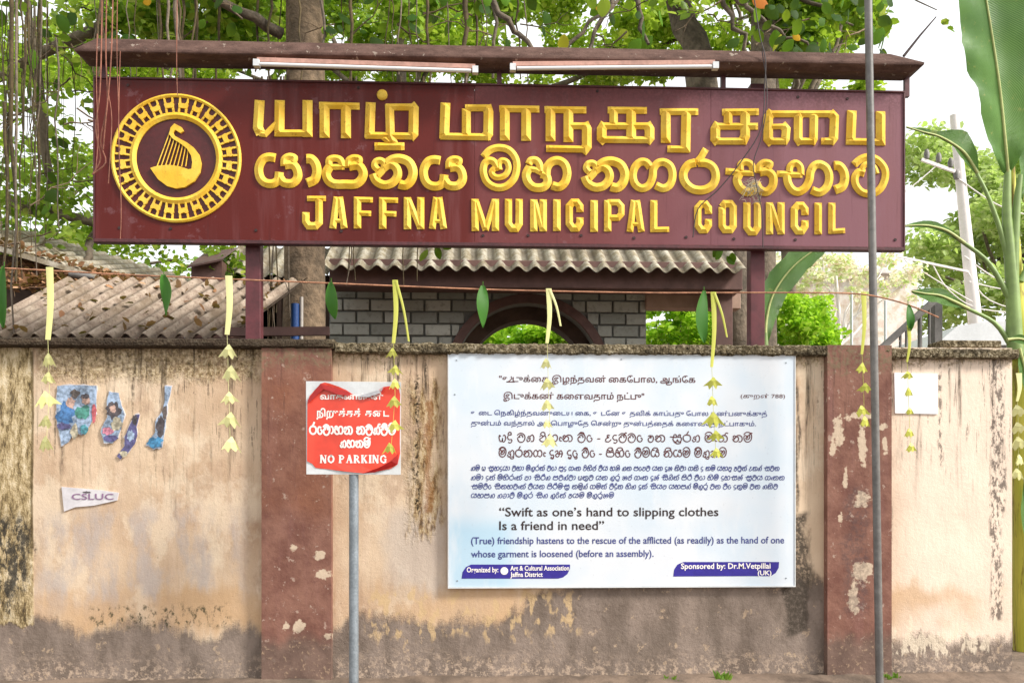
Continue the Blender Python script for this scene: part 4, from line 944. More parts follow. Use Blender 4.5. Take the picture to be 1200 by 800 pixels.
bill('torn_poster', [(67,452),(90,451),(113,452),(113,470),(113,485),(104,500),(96,510),(88,505),(80,518),(72,522),(70,508),(67,500),(66,475)], 'largest torn blue film poster of several figures high on the left panel', 'poster',
     [pc['sky'], (blob(77,485,10,13,seed=2), pc['blue']), (blob(97,483,9,8,seed=3), pc['green']), (blob(83,472,5,7,seed=4), pc['skin']), (blob(100,468,5,6,seed=5), pc['skin']), (blob(88,461,5,5,seed=6), pc['brown']), (blob(100,464,5,3,seed=7), pc['hair']), (blob(110,485,3,11,seed=8), pc['red']), (blob(99,503,5,6,seed=9), pc['teal']), (blob(75,499,8,4,seed=10), pc['navy']), (blob(87,505,4,9,seed=11), pc['cream'])])
bill('torn_poster', [(128,459),(139,460),(141,470),(146,486),(142,502),(138,512),(132,519),(122,518),(118,506),(121,497),(126,488),(125,470)], 'torn scrap of film poster showing a woman with long dark hair', 'poster',
     [pc['sky'], (blob(133,480,8,10,seed=20), pc['hair']), (blob(132.5,479,3.5,5,seed=21), pc['skin']), (blob(137,497,6,8,seed=22), pc['cream']), (blob(126,505,6,5,seed=23), pc['pink']), (blob(130,513,8,4,seed=24), pc['navy'])])
bill('torn_poster', [(158,486),(164,485),(160,500),(161,510),(158,520),(150,530),(141,538),(137,534),(146,522),(146,512),(151,500)], 'narrow slanting purple scrap of film poster lowest on the left panel', 'poster',
     [pc['navy'], (blob(158,492,3.5,6,seed=31), pc['hair']), (blob(145,531,5,4,seed=32), pc['cream']), (blob(153,510,4,6,seed=33), pc['sky'])])
bill('torn_poster', [(193,452),(201,453),(199,464),(196,474),(195,490),(193,505),(190,524),(180,526),(171,521),(176,514),(182,506),(182,494),(190,482),(193,470)], 'tall thin scrap of film poster with bright blue foot and dark figure', 'poster',
     [pc['sky'], (blob(188,500,5,12,seed=41), pc['hair']), (blob(193,484,2.5,10,seed=42), pc['brown']), (blob(182,518,9,6,seed=43), pc['cyan'])])
o = bill('paper_bill', [(72,570),(95,572),(118,574),(139,577),(137,586),(110,592),(88,594),(75,599)], 'torn white paper bill with faded purple capitals low on the left panel', 'paper', [M['paper'], (blob(101,576.5,5,1.2,seed=5), pc['hair'])])
b = MB(); put_text(b, 'CSLUC', 84, 133, 585, 7, -.0155, .01); M['print_purple'] = plain('faded_purple_print', C(150,112,150,.85), .6); b.build('lettering', M['print_purple'], o, fix=False)
bill('paper_bill', [(1048,436.5),(1099,438),(1099,485),(1049,484)], 'blank white paper bill pasted near the top of the right panel', 'paper', [M['paper_white']])

# ------------------------------------------------------------------ leaves
def leaf_cloud(centres, n, size, seed=1, flat=.5, droop=.3):
    """centres: (x,y,z,rx,ry,rz) ellipsoids; returns arrays of verts (n*6) for folded leaves"""
    r_ = np.random.default_rng(seed); cs = np.array(centres, float); vol = cs[:,3]*cs[:,5]*np.sqrt(cs[:,4]); idx = r_.choice(len(cs), n, p=vol/vol.sum())
    d = r_.normal(size=(n,3)); d /= np.linalg.norm(d, axis=1)[:,None]; rad = r_.random(n)**.45
    pos = cs[idx,:3] + d*rad[:,None]*cs[idx,3:]
    ax = r_.normal(size=(n,3)); ax[:,2] = ax[:,2]*.5 - droop; ax /= np.linalg.norm(ax, axis=1)[:,None]
    nr = r_.normal(size=(n,3)); nr[:,2] = np.abs(nr[:,2])+flat; nr -= ax*(nr*ax).sum(1)[:,None]; nr /= np.linalg.norm(nr, axis=1)[:,None]
    sd_ = np.cross(ax, nr); s_ = size*(.6+.8*r_.random(n))[:,None]; w = .34*s_; up = nr*s_*.08
    V_ = np.stack([pos, pos+ax*s_*.3+sd_*w*.85+up, pos+ax*s_*.7+sd_*w*.8+up, pos+ax*s_, pos+ax*s_*.7-sd_*w*.8+up, pos+ax*s_*.3-sd_*w*.85+up], 1)
    return V_.reshape(-1, 3)
def build_leaves(name, V_, mat, parent=None, loc=None, kind='stuff'):
    n = len(V_)//6; base = np.array(root_loc(parent) if parent is not None else Vector(loc)); V_ = V_-base
    me = bpy.data.meshes.new(name); me.vertices.add(n*6); me.vertices.foreach_set('co', V_.astype('f').ravel())
    o6 = (np.arange(n)*6)[:,None]; L = np.concatenate([o6+np.array([0,1,2,3]), o6+np.array([0,3,4,5])], 1).reshape(-1)
    me.loops.add(n*8); me.loops.foreach_set('vertex_index', L.astype('i')); me.polygons.add(n*2)
    me.polygons.foreach_set('loop_start', (np.arange(n*2)*4).astype('i'))
    me.update(calc_edges=True); me.validate(); me.materials.append(mat)
    o = bpy.data.objects.new(name, me); COL.objects.link(o)
    if parent is not None: o.parent = parent
    else: o.location = Vector(base)
    if kind: o['kind'] = kind
    return o
def clumps(rects, seed):
    """rects: (px0,px1,py0,py1,y0,y1,count,radius in m)"""
    r_ = random.Random(seed); out = []
    for (a, b_, c_, d_, y0, y1, n, rad) in rects:
        for _ in range(n):
            y = r_.uniform(y0, y1); p = P(r_.uniform(a, b_), r_.uniform(c_, d_), y); q = rad*r_.uniform(.6, 1.3)
            out.append((p.x, p.y, max(p.z, q*.8), q*1.15, q, q*.75))
    return out
def limb(b, a, c, r0, r1, wob=.1, n=6, seed=0, m=8):
    r_ = random.Random(seed); a = Vector(a); c = Vector(c); pts = []
    for i in range(n+1):
        t = i/n; e = math.sin(t*math.pi); pts.append(a.lerp(c, t)+Vector((r_.uniform(-wob, wob)*e, r_.uniform(-wob, wob)*e, r_.uniform(-wob, wob)*e*.5)))
    b.tube(pts, [r0+(r1-r0)*i/n for i in range(n+1)], m); return pts

# --- the big banyan just behind the wall
TY = 2.3; tb = P(357, 800, TY); banyan = thing('banyan_tree', (tb.x, TY, 0), 'big banyan behind the wall with thick trunk, hanging roots and broad crown', 'tree')
b = MB(); rt = 24*PXM(TY); pts = []; rr_ = []
for i, (px, py) in enumerate(((352,812),(352,700),(353,560),(356,420),(357,330),(357,200),(358,90),(357,10),(360,-80),(372,-190))):
    y_ = TY if i else TY; p = P(px, py, y_); p.z = 0 if i == 0 else p.z; pts.append(p); rr_.append(rt*(1.5 if i == 0 else 1.2 if i == 1 else 1.05 if i < 4 else .98 - .03*(i-4)))
b.tube(pts, rr_, 18); b.build('trunk', M['bark'], banyan, fix=False)
for i, (a, c, r0, r1) in enumerate(((P(330,40,TY), P(205,-30,1.6), .06, .03), (P(360,-60,TY), P(640,-120,1.8), .14, .05), (P(357,-40,TY), P(60,-60,1.9), .14, .05), (P(360,-90,TY), P(-60,120,3.2), .10, .04), (P(640,-100,1.8), P(980,-60,2.0), .06, .03),
        (P(-30,225,3.0), P(115,262,3.2), .07, .05), (P(60,215,3.1), P(25,-40,2.8), .05, .03), (P(575,-5,1.2), P(625,60,1.3), .03, .02), (P(720,-10,1.6), P(690,60,1.5), .03, .015), (P(735,-15,1.6), P(760,52,1.5), .03, .015), (P(660,60,2), P(735,-10,2), .02, .015), (P(95,330,2.9), P(115,262,3.2), .03, .05),
        (P(840,-20,2.0), P(880,70,2.1), .03, .02), (P(900,30,2), P(960,60,2), .02, .01), (P(850,-10,2), P(900,30,2), .03, .02))):
    b = MB(); limb(b, a, c, r0, r1, .06, 7, i); b.build('limb', M['bark_d'], banyan, fix=False)
r_ = random.Random(77)
for k in range(58):
    if k < 34: px, py = r_.uniform(110, 1030), r_.uniform(-25, 55)
    else: px, py = r_.uniform(-10, 108), r_.uniform(0, 300)
    y = r_.uniform(1.2, 3.4); a = P(px, py, y); an = r_.uniform(-.9, .9)+(math.pi if r_.random() < .5 else 0); L_ = r_.uniform(.3, .8)
    c = a+Vector((math.cos(an)*L_, r_.uniform(-.2, .2), math.sin(an)*L_)); b = MB(); q_ = limb(b, a, c, r_.uniform(.006, .012), .003, .05, 6, k+200, 5)
    for j in (2, 4):
        limb(b, q_[j], q_[j]+Vector((math.cos(an+.7*(j-3))*L_*.4, 0, math.sin(an+.7*(j-3))*L_*.4)), .005, .002, .02, 3, k+j+300, 4)
    b.build('twig', M['root'] if k % 2 else M['bark'], banyan, fix=False)
# aerial roots, thick at the left, and thin stems seen over the hood
r_ = random.Random(21); roots = []
for k in range(40): roots.append((r_.choice([r_.uniform(-15, 112), r_.uniform(0, 60)]), r_.uniform(-60, 60), r_.uniform(130, 340), r_.uniform(1.0, 3.0), r_.choice([.003,.004,.005,.006,.009])))
for k in range(30): roots.append((r_.uniform(110, 620), -60, r_.uniform(80, 112), r_.uniform(.8, 2.6), r_.choice([.006,.008,.012,.016])))
for px in (298, 306, 314, 320, 328, 333): roots.append((px, 90, r_.uniform(360, 410), 1.6, .01))
for px in (407, 412, 416, 470, 495, 545): roots.append((px, 90, r_.uniform(300, 345), 1.2, .008))
roots += [(48, -60, 240, 2.0, .022), (10, -60, 330, 1.4, .02), (205, -60, 100, 1.5, .028), (412, -60, 95, 1.8, .02), (548, -60, 100, 1.6, .03), (580, -60, 92, 1.6, .022), (232, -60, 96, 1.9, .02), (262, -60, 96, 2.2, .018), (20, -60, 400, .8, .012), (6, 120, 400, .9, .014)]
for i, (px, a, c_, y, rad) in enumerate(roots):
    b = MB(); pts = []; n = 7; dx = r_.uniform(-10, 10)
    for k in range(n+1):
        t = k/n; pts.append(P(px+dx*t+r_.uniform(-3.2, 3.2), a+(c_-a)*t, y))
    b.tube(pts, [rad*(1.1-.5*k/n) for k in range(n+1)], 5); b.build('aerial_root', M['root'] if i % 3 else M['bark_d'], banyan, fix=False)
for i, pp in enumerate(([(120,-40),(119,45),(117,110),(112,150),(118,185),(108,205)], [(126,-40),(124,60),(126,120),(118,165),(124,190),(109,204)], [(133,-40),(131,50),(128,100),(124,140),(121,175)], [(138,-30),(137,60),(139,130),(140,215)], [(114,40),(113,100),(115,160),(112,200)], [(208,-40),(207,70),(208,112)], [(127,110),(131,140),(128,200),(127,215)], [(141,60),(139,150),(142,240),(141,280)])):
    b = MB(); q_ = smooth([P(a, c_, -.32-.01*i) for a, c_ in pp], 4); b.tube(q_, [.0055 if i in (0,1,2) else .0035]*len(q_), 5); b.build('aerial_root', M['root_p'], banyan, fix=False)
cl = clumps([(-80,110,-120,60,1.6,4,26,.30), (-60,105,60,290,2.2,4.5,34,.26), (110,330,-140,30,1.4,4,20,.34), (330,760,-160,-30,1.4,4,18,.3), (760,1040,-150,0,1.6,4,18,.28), (-900,-100,-250,200,1.5,5,26,.7), (110,1000,-420,-200,1,5,16,.6)], 5)
build_leaves('crown', leaf_cloud(cl, 15000, .105, 2), M['leaf_olive'], banyan)
cl2 = clumps([(100,340,-60,75,2.5,5,16,.32), (370,620,-40,40,2.5,5,12,.28), (240,300,275,330,3,4,3,.2)], 6)
build_leaves('crown', leaf_cloud(cl2, 6000, .12, 3), M['leaf_mid'], banyan)
# single large leaves near the hood
def single_leaf_mesh(k):
    n = 7; vs_ = []; s_ = 1.0
    for i in range(n+1):
        t = i/n; w = .36*math.sin(math.pi*min(1, t*.95+.03))**.75; vs_ += [(-w, .07*math.cos(t), -t), (0, .0, -t), (w, .07*math.cos(t), -t)]
    me = bpy.data.meshes.new('leaf'); me.from_pydata([(a, b_+.12*c_*c_*k, c_) for a, b_, c_ in vs_], [], [f for i in range(n) for f in ((3*i, 3*i+1, 3*i+4, 3*i+3), (3*i+1, 3*i+2, 3*i+5, 3*i+4))])
    me.polygons.foreach_set('use_smooth', [True]*len(me.polygons)); return me
lms = []
for k, mt in enumerate(('leaf_dark', 'leaf_dark', 'leaf_mid')):
    m_ = single_leaf_mesh(k*.6+.3); lms.append(m_)
def flatleaf(name, stops, tr): 
    n = NT(name); oi = n.N('ShaderNodeObjectInfo'); col = n.ramp(oi.outputs['Random'], stops); return n.bsdf(col, .6, 0, spec=.2, trans=tr, tcol=n.mix(.5, col, C(190,225,60,.6)))
M['leaf_single'] = flatleaf('near_single_leaf', [(0, C(30,64,22,.65)), (.55, C(50,96,28,.72)), (.85, C(100,150,40,.8)), (.94, C(168,190,60,.9)), (.97, C(226,170,40,.9)), (1, C(206,110,50,.85))], .4)
for m_ in lms: m_.materials.append(M['leaf_single'])
r_ = random.Random(17); spots = []
for k in range(84): spots.append((r_.uniform(380, 1045), r_.uniform(-25, 48), r_.uniform(.5, 2.6)))
for k in range(40): spots.append((r_.uniform(900, 1050), r_.uniform(-20, 62), r_.uniform(.8, 2.2)))
for k in range(24): spots.append((r_.uniform(0, 330), r_.uniform(-25, 55), r_.uniform(1.0, 2.6)))
for k in range(14): spots.append((r_.uniform(-10, 100), r_.uniform(40, 240), r_.uniform(1.5, 3)))
spots += [(848,292,.6),(858,296,.6),(843,288,.62),(852,300,.62),(510,288,.7),(516,284,.7),(500,292,.7)]
bl = Vector(banyan.location)
for (px, py, y) in spots:
    o = bpy.data.objects.new('leaf', lms[r_.randrange(3)]); COL.objects.link(o); o.parent = banyan
    o.location = P(px, py, y)-bl; s_ = r_.uniform(.085, .18)*(.7 if y < .75 else 1); o.scale = (s_, s_, s_); o.rotation_euler = (r_.uniform(-.9, .7), r_.uniform(-1.1, 1.1), r_.uniform(-1.2, 1.2))

# --- other trees behind
def tree(name, base_px, y, rects, n, size, mat, label, seed, limbs, cat='tree', bark='bark_d', r0=.16):
    p = P(base_px, 570, y); root = thing(name, (p.x, y, 0), label, cat)
    b = MB(); cl_ = clumps(rects, seed); top = Vector((np.mean([c_[0] for c_ in cl_]), y, np.mean([c_[2] for c_ in cl_])))
    if limbs:
        for i, l in enumerate(limbs):
            b = MB(); limb(b, *l, .08, 8, seed+i); b.build('trunk' if i == 0 else 'limb', M[bark], root, fix=False)
    else:
        limb(b, (p.x, y, -.05), top, r0, r0*.45, .12, 8, seed); b.build('trunk', M[bark], root, fix=False)
        for i, c_ in enumerate(cl_[::max(1, len(cl_)//7)]):
            b = MB(); limb(b, top*.75+Vector((p.x, y, 0))*.25, c_[:3], r0*.4, r0*.12, .12, 5, seed+i, 6); b.build('limb', M[bark], root, fix=False)
    build_leaves('crown', leaf_cloud(cl_, n, size, seed), M[mat], root); return root
tree('leaning_tree', 905, 5.5, [(700,1000,-260,-60,4.5,7,20,.5)], 7000, .17, 'leaf_mid', 'grey trunked tree slanting up behind the hood right of centre', 31,
     [(Vector((P(905,570,5.5).x, 5.5, -.05)), P(818,64,5.5), .27, .22), (P(818,64,5.5), P(770,-60,5.5), .20, .15), (P(770,-60,5.5), P(700,-220,5.5), .14, .06)])
tree('straight_tree', 892, 4.4, [(840,1030,-200,-40,3.5,6,14,.42), (895,1040,-20,52,3.8,5,16,.22), (1075,1110,0,40,4.2,4.6,1,.06)], 9000, .12, 'leaf_mid', 'dark trunked tree rising upright behind the hood near its right end', 33,
     [(Vector((P(893,570,4.4).x, 4.4, -.05)), P(893,-110,4.4), .19, .15), (P(893,40,4.4), P(868,-70,4.4), .08, .05), (P(893,-100,4.4), P(960,-180,4.4), .09, .04), (P(893,-20,4.4), P(1000,30,4.2), .04, .012), (P(930,-60,4.4), P(1098,12,4.2), .03, .006)])
tree('backlit_tree', 470, 9, [(-40,330,-60,110,7.5,12,30,.5), (330,760,-60,105,8,12,44,.5), (560,1000,-20,100,8,12,20,.45)], 46000, .105, 'leaf_bright', 'wide yellow green tree in full light far behind the name board', 35, None)
tree('bushy_tree', 60, 8, [(-40,230,180,345,6.5,10,34,.48), (-300,0,0,340,7,10,30,.7), (180,320,270,330,7,9,8,.35)], 17000, .11, 'leaf_mid', 'bushy green tree standing behind the left corrugated roofs', 37, None)
tree('sparse_tree', 960, 9, [(740,1030,-40,105,7.5,10,15,.33)], 5000, .13, 'leaf_bright', 'thin leaved tree with white sky showing through near the hood end', 39, None)
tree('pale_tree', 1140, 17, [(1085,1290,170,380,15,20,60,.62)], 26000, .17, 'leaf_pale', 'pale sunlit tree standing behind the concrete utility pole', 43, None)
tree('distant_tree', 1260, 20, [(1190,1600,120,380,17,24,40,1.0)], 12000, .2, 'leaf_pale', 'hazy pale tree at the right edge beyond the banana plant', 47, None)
tree('low_shrub', 935, 6.3, [(890,975,352,400,5.6,7,26,.2)], 5200, .085, 'leaf_lush', 'bright lime green shrub right of the maroon post', 51, None, 'shrub', r0=.03)
tree('garden_shrub', 800, 7.5, [(745,885,345,420,6.8,8.5,34,.26)], 7000, .095, 'leaf_lush', 'bright green shrub seen under the pink beam of the brick building', 53, None, 'shrub', r0=.03)
tree('arch_shrub', 612, 8.4, [(535,690,362,430,7.8,9.2,34,.27)], 7000, .10, 'leaf_lush', 'bright green shrub seen through the round brick arch', 55, None, 'shrub', r0=.03)

# ------------------------------------------------------------------ corrugated roofs
def corrugated(o0, du, dv, pitch, amp, name, mat, parent, thick=.008, per=8, steps=2, rag=0.0):
    """sheet from corner o0; du across the corrugations, dv along them"""
    o0, du, dv = Vector(o0), Vector(du), Vector(dv); n_ = du.cross(dv).normalized()
    if n_.z < 0: n_ = -n_
    L = du.length; nu = int(L/pitch*per); b = MB(); vs_ = []
    for lay in (0, 1):
        for j in range(steps+1):
            for i in range(nu+1):
                t = i/nu; vv = j/steps; rg = rag*mnoise.noise(Vector((t*L*4, j*3, 0))) if j in (0, steps) else 0
                vs_.append(o0+du*t+dv*(vv+rg)+n_*(amp*math.cos(t*L/pitch*2*math.pi)-lay*thick))
    m = nu+1; K_ = (steps+1)*m; fs = []
    for lay in (0, 1):
        for j in range(steps):
            for i in range(nu): a = lay*K_+j*m+i; fs.append((a, a+1, a+m+1, a+m))
    b.add(vs_, fs, True)
    rim = [(i, i+1, K_+i+1, K_+i) for i in range(nu)] + [(steps*m+i, steps*m+i+1, K_+steps*m+i+1, K_+steps*m+i) for i in range(nu)]
    b.add(vs_, rim, False); o = b.build(name, mat, parent, fix=False)
    at = o.data.attributes.new('valley_shade', 'FLOAT', 'POINT'); one = [.5-.5*math.cos((i/nu)*L/pitch*2*math.pi) for i in range(nu+1)]
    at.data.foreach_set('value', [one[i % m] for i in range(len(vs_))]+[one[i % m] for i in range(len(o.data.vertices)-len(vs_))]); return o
shed = thing('lean_to_shed', (X(150, 1.6), 1.6, 0), 'low shed with old brown corrugated roof littered with dead leaves', 'shed')
AY = .75
o0 = P(-45, 394, AY); o1 = P(272, 394, AY); dvv = Vector((.46, 1.0, .70))
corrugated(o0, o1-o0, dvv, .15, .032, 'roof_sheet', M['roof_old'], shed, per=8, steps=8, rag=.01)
b = MB(); b.box(o0.x+.1, o1.x+.4, AY+.35, AY+.45, 0, o0.z-.02); b.build('wall', M['shed'], shed)
b = MB(); b.bar(P(2, 396, AY+.06)-Vector((0,0,.03)), P(300, 396, AY+.06)-Vector((0,0,.03)), .05, .06); b.build('eave_beam', M['brown'], shed)
# upper roof, sloping to the right, edge on
u0 = P(-70, 268, 1.9); u1 = P(205, 348, 2.1)
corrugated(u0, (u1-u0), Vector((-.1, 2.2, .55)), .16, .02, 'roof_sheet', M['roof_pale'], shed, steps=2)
b = MB(); b.bar(u0+Vector((0,-.02,-.03)), u1+Vector((0,-.02,-.03)), .03, .05); b.build('barge_board', M['roof_pale'], shed)
b = MB(); b.prism([(u0.x, u0.z-.06), (u1.x, u1.z-.05), (u1.x, 1.2), (u0.x, 1.2)], 2.3, 2.4); b.build('wall', M['shed'], shed)
b = MB(); b.tube([P(82, 321, 1.8), P(97, 323, 1.8), P(104, 324, 1.8), P(110, 325, 1.8)], [.036,.034,.03,.014], 10); tag(b.build('bottle', M['steel'], None, P(97, 325, 1.8)), 'crushed grey plastic bottle lying among dead leaves on the shed', 'bottle')
# small far brown roof near the post
b = MB(); A = P(222, 300, 3.2); b.add([P(219,312,3.0), P(262,303,3.0), P(280,290,3.9), P(240,296,3.9)], [(0,1,2,3)]); b.add([P(219,314,3.0), P(262,305,3.0), P(262,303,3.0), P(219,312,3.0)], [(0,1,2,3)]); b.prism([(P(224,313,3.1).x, P(224,313,3.1).z), (P(260,305,3.1).x, P(260,305,3.1).z), (P(260,305,3.1).x, 0), (P(224,313,3.1).x, 0)], 3.1, 3.8)
tag(b.build('outhouse', M['brown'], None, (A.x, 3.3, 0)), 'small brown roofed outhouse peeping out left of the maroon post', 'outhouse')
# leaf litter (nobody could count it)
r_ = np.random.default_rng(9); pos = []
lit = []
for k in range(1500):
    t = r_.random(); 
    if k % 3 == 0: p = u0.lerp(u1, t)+Vector((0, r_.uniform(0, .5), r_.uniform(.0, .07)))
    else:
        px = r_.uniform(8, 200); s_ = r_.random(); lo = 335; hi = 300+(px)*.16
        py = lo+(hi-lo)*s_*1.0; y = 1.78+s_*.4; p = P(px, py + r_.uniform(-1, 6), y)
    lit.append((p.x, p.y, p.z, .03, .03, .015))
V_ = leaf_cloud(lit, 2600, .065, 12, .9, 0); build_leaves('leaf_litter', V_, M['litter'], None, P(90, 340, 1.3)); bpy.data.objects['leaf_litter']['label'] = 'brown dead leaves heaped on the left roofs'
lit = []
for k in range(230):
    t = r_.random(); s_ = r_.random(); p = o0+(o1-o0)*t+dvv*s_; lit.append((p.x, p.y, p.z+.02, .02, .02, .008))
build_leaves('leaf_litter', leaf_cloud(lit, 130, .07, 14, 1.2, 0), M['litter'], None, o0)['label'] = 'dead leaves scattered on the low corrugated roof'
# support under litter
b = MB(); b.add([P(4, 336, 1.78), P(214, 341, 1.78), P(208, 330, 2.2), P(0, 298, 2.2)], [(0,1,2,3)]); M['debris'] = plain('rotted_leaf_mat', C(142,104,78,.68), .95, var=.4, scale=25, bumpd=.03)
b.build('debris_layer', M['debris'], shed)

# dark clutter between the post and the brick building
stall = thing('store_shed', (X(345, 3.4), 3.4, 0), 'dark timber store shed with pipes leaning beside the thick trunk', 'shed')
b = MB(); b.box(X(262, 3.6), X(392, 3.6), 3.6, 3.7, 0, Z(322, 330, 3.6)); b.build('wall', M['shed'], stall)
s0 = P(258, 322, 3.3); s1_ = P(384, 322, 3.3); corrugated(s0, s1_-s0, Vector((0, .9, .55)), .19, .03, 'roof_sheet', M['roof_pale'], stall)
b = MB(); b.bar(P(262, 389, .55), P(386, 388, .55), .05, .07); b.build('rail', M['brown'], stall)
r2_ = random.Random(5)
for k in range(16):
    px = r2_.uniform(300, 334); b = MB(); b.bar((X(px, 3.5), 3.5, .3), (X(px+r2_.uniform(-3, 3), 3.5), 3.5, Z(r2_.uniform(325, 350), px, 3.5)), .04, .03, (0,1,0)); b.build('slat', M['shed'] if k % 2 else M['bark'], stall)
for px, m_, r0, nm, lb in ((344.5, 'blue', .042, 'pipe', 'blue plastic pipe standing upright beside the thick trunk'), (352, 'whitepipe', .018, 'pipe', 'thin pale pipe standing right of the blue pipe')):
    b = MB(); x = X(px, 1.7); b.tube([(x, 1.7, 0), (x+.01, 1.7, Z(356 if m_ == 'blue' else 348, px, 1.7))], r0, 12); tag(b.build(nm, M[m_], None, (x, 1.7, 0)), lb, 'pipe')

# ------------------------------------------------------------------ brick building with the round arch
BYY = 3.4; bb = thing('brick_building', (X(600, BYY), BYY, 0), 'low grey brick building with round arch and corrugated eave behind the sign', 'building')
k = PXM(BYY); ac = P(619, 442, BYY); Ro, Rm, Ri = 97*k, 87*k, 71*k
xl, xr = X(386, BYY), X(757, BYY); zt_ = Z(338, 600, BYY)
def arc(r_, n=28, a0=math.pi, a1=0): return [(ac.x+r_*math.cos(a0+(a1-a0)*i/n), ac.z+r_*math.sin(a0+(a1-a0)*i/n)) for i in range(n+1)]
def arch_wall(b, r_, x0_, x1_, zt2, y0, y1):
    a = arc(r_); n = len(a)
    pts = [(x0_, 0), (x0_, zt2), (x1_, zt2), (x1_, 0), (ac.x+r_, 0)] + a[::-1] + [(ac.x-r_, 0)]
    b.prism(pts, y0, y1)
b = MB(); arch_wall(b, Rm, xl, xr, zt_+.25, BYY, BYY+.2); b.build('wall', M['mortar'], bb)
bh, bw, gp = 14.2*k, 31.5*k, 2.0*k
bm_ = {}
def brick_mesh(w):
    key = round(w, 3)
    if key not in bm_:
        me = bpy.data.meshes.new('brick'); q_ = bmesh.new(); bmesh.ops.create_cube(q_, size=1); bmesh.ops.scale(q_, verts=q_.verts, vec=(w-gp, .05, bh-gp)); bmesh.ops.bevel(q_, geom=q_.edges[:], offset=.004, segments=1, affect='EDGES'); q_.to_mesh(me); q_.free(); me.materials.append(M['brick']); bm_[key] = me
    return bm_[key]
z0_ = Z(338, 600, BYY)
for row in range(-1, 8):
    zc = z0_-bh*(row+.5); x = xl - (bw*.5 if row % 2 else 0)
    while x < xr-.02:
        a, c_ = max(x, xl), min(x+bw, xr)
        # clip against the arch ring
        zz = abs(zc-ac.z); segs = [(a, c_)]
        if zz < Ro:
            hw = math.sqrt(Ro*Ro-zz*zz); lo, hi = ac.x-hw, ac.x+hw
            segs = [(a, min(c_, lo)), (max(a, hi), c_)]
        for (s0_, s1__) in segs:
            if s1__-s0_ > .06:
                w = round((s1__-s0_)/.02)*.02
                if w-gp < .03: continue
                o = bpy.data.objects.new('brick', brick_mesh(w)); COL.objects.link(o); o.parent = bb; o.location = Vector(((s0_+s1__)/2, BYY-.006-rnd.uniform(0, .009), zc+rnd.uniform(-.003, .003)))-Vector(bb.location); o.rotation_euler = (rnd.uniform(-.03, .03), rnd.uniform(-.012, .012), rnd.uniform(-.03, .03))
        x += bw
def ringseg(b, r0, r1, y0, y1, n=28):
    for i in range(n):
        a0 = math.pi*i/n; a1 = math.pi*(i+1)/n
        b.prism([(ac.x+r0*math.cos(a0), ac.z+r0*math.sin(a0)), (ac.x+r1*math.cos(a0), ac.z+r1*math.sin(a0)), (ac.x+r1*math.cos(a1), ac.z+r1*math.sin(a1)), (ac.x+r0*math.cos(a1), ac.z+r0*math.sin(a1))], y0, y1)
def archring(r0, r1, y0, y1, name, mat):
    n = 32; vs_ = []
    for i in range(n+1):
        a = math.pi*i/n
        for (r_, y) in ((r0,y0),(r1,y0),(r1,y1),(r0,y1)): vs_.append((ac.x+r_*math.cos(a), y, ac.z+r_*math.sin(a)))
    fs = [(i*4+k_, i*4+(k_+1) % 4, (i+1)*4+(k_+1) % 4, (i+1)*4+k_) for i in range(n) for k_ in range(4)]
    b = MB(); b.add(vs_, fs); b.add([(ac.x+s*r0, y, z) for s in (1,) for (y, z) in ()], []); 
    for s in (-1, 1):
        xa, xb = sorted((ac.x+s*r0, ac.x+s*r1)); b.box(xa, xb, y0, y1, 0, ac.z)
    return b.build(name, mat, bb)
archring(Rm, Ro, BYY-.05, BYY+.01, 'arch_moulding', M['brown']); archring(Ri, Rm+.06, BYY+.202, BYY+.5, 'arch_reveal', M['shed'])
# fascia, pink beam, end post
b = MB(); fx0, fx1 = X(386, 2.9), X(870, 2.9); b.box(fx0, fx1, 2.9, 2.96, Z(337, 600, 2.9), Z(305, 600, 2.9)); b.build('fascia_board', M['brown'], bb, bevel=.005)
b = MB(); b.box(X(757, 3.3)+.003, X(868, 3.3), 3.3, 3.5, Z(361, 800, 3.3), Z(336, 800, 3.3)); b.build('beam', M['pinkbeam'], bb, bevel=.006)
b = MB(); b.box(X(838, 3.1), X(858, 3.1), 3.08, 3.24, 0, Z(338, 845, 3.1)); b.build('end_post', M['brown'], bb, bevel=.006)
b = MB(); b.box(X(386, 3.0), X(870, 3.0), 3.0, 3.3, Z(337, 600, 2.95)+.01, Z(333, 600, 2.95)+.01); b.build('soffit', M['brown'], bb)
e0 = P(379, 313, 2.75); e1 = P(876, 317, 2.75)
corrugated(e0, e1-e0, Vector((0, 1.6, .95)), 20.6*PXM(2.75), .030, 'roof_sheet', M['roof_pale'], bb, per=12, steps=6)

# ------------------------------------------------------------------ right hand background
fb = thing('plastered_house', (X(1010, 12), 12, 0), 'pale pink stained house wall washed out beyond the right end of the wall', 'house')
b = MB(); b.box(X(880, 12), X(1075, 12), 12, 14, 0, Z(322, 1000, 12)); b.build('wall', M['farwall'], fb)
b = MB(); b.box(X(876, 11.9), X(1079, 11.9), 11.8, 14.2, Z(322, 1000, 12), Z(317, 1000, 12)); b.build('roof_slab', M['concrete'], fb)
M['leaf_blossom'] = leaf_mat('hazed_blossom', [(0, C(196,226,130,.97)), (.3, C(226,242,176,.98)), (.5, C(250,240,226,.98)), (.6, C(250,228,214,.98)), (.75, C(250,252,236,.99)), (1, C(206,234,140,.97))], .65, .7, tmix=0)  # blossom and leaf tones washed pale to imitate overexposed haze
tree('blossoming_tree', 985, 10, [(900,1075,298,350,9.3,10.8,60,.17)], 3600, .09, 'leaf_blossom', 'pale cream and light green flowering tree before the washed out house', 61, None, r0=.07, bark='concrete')
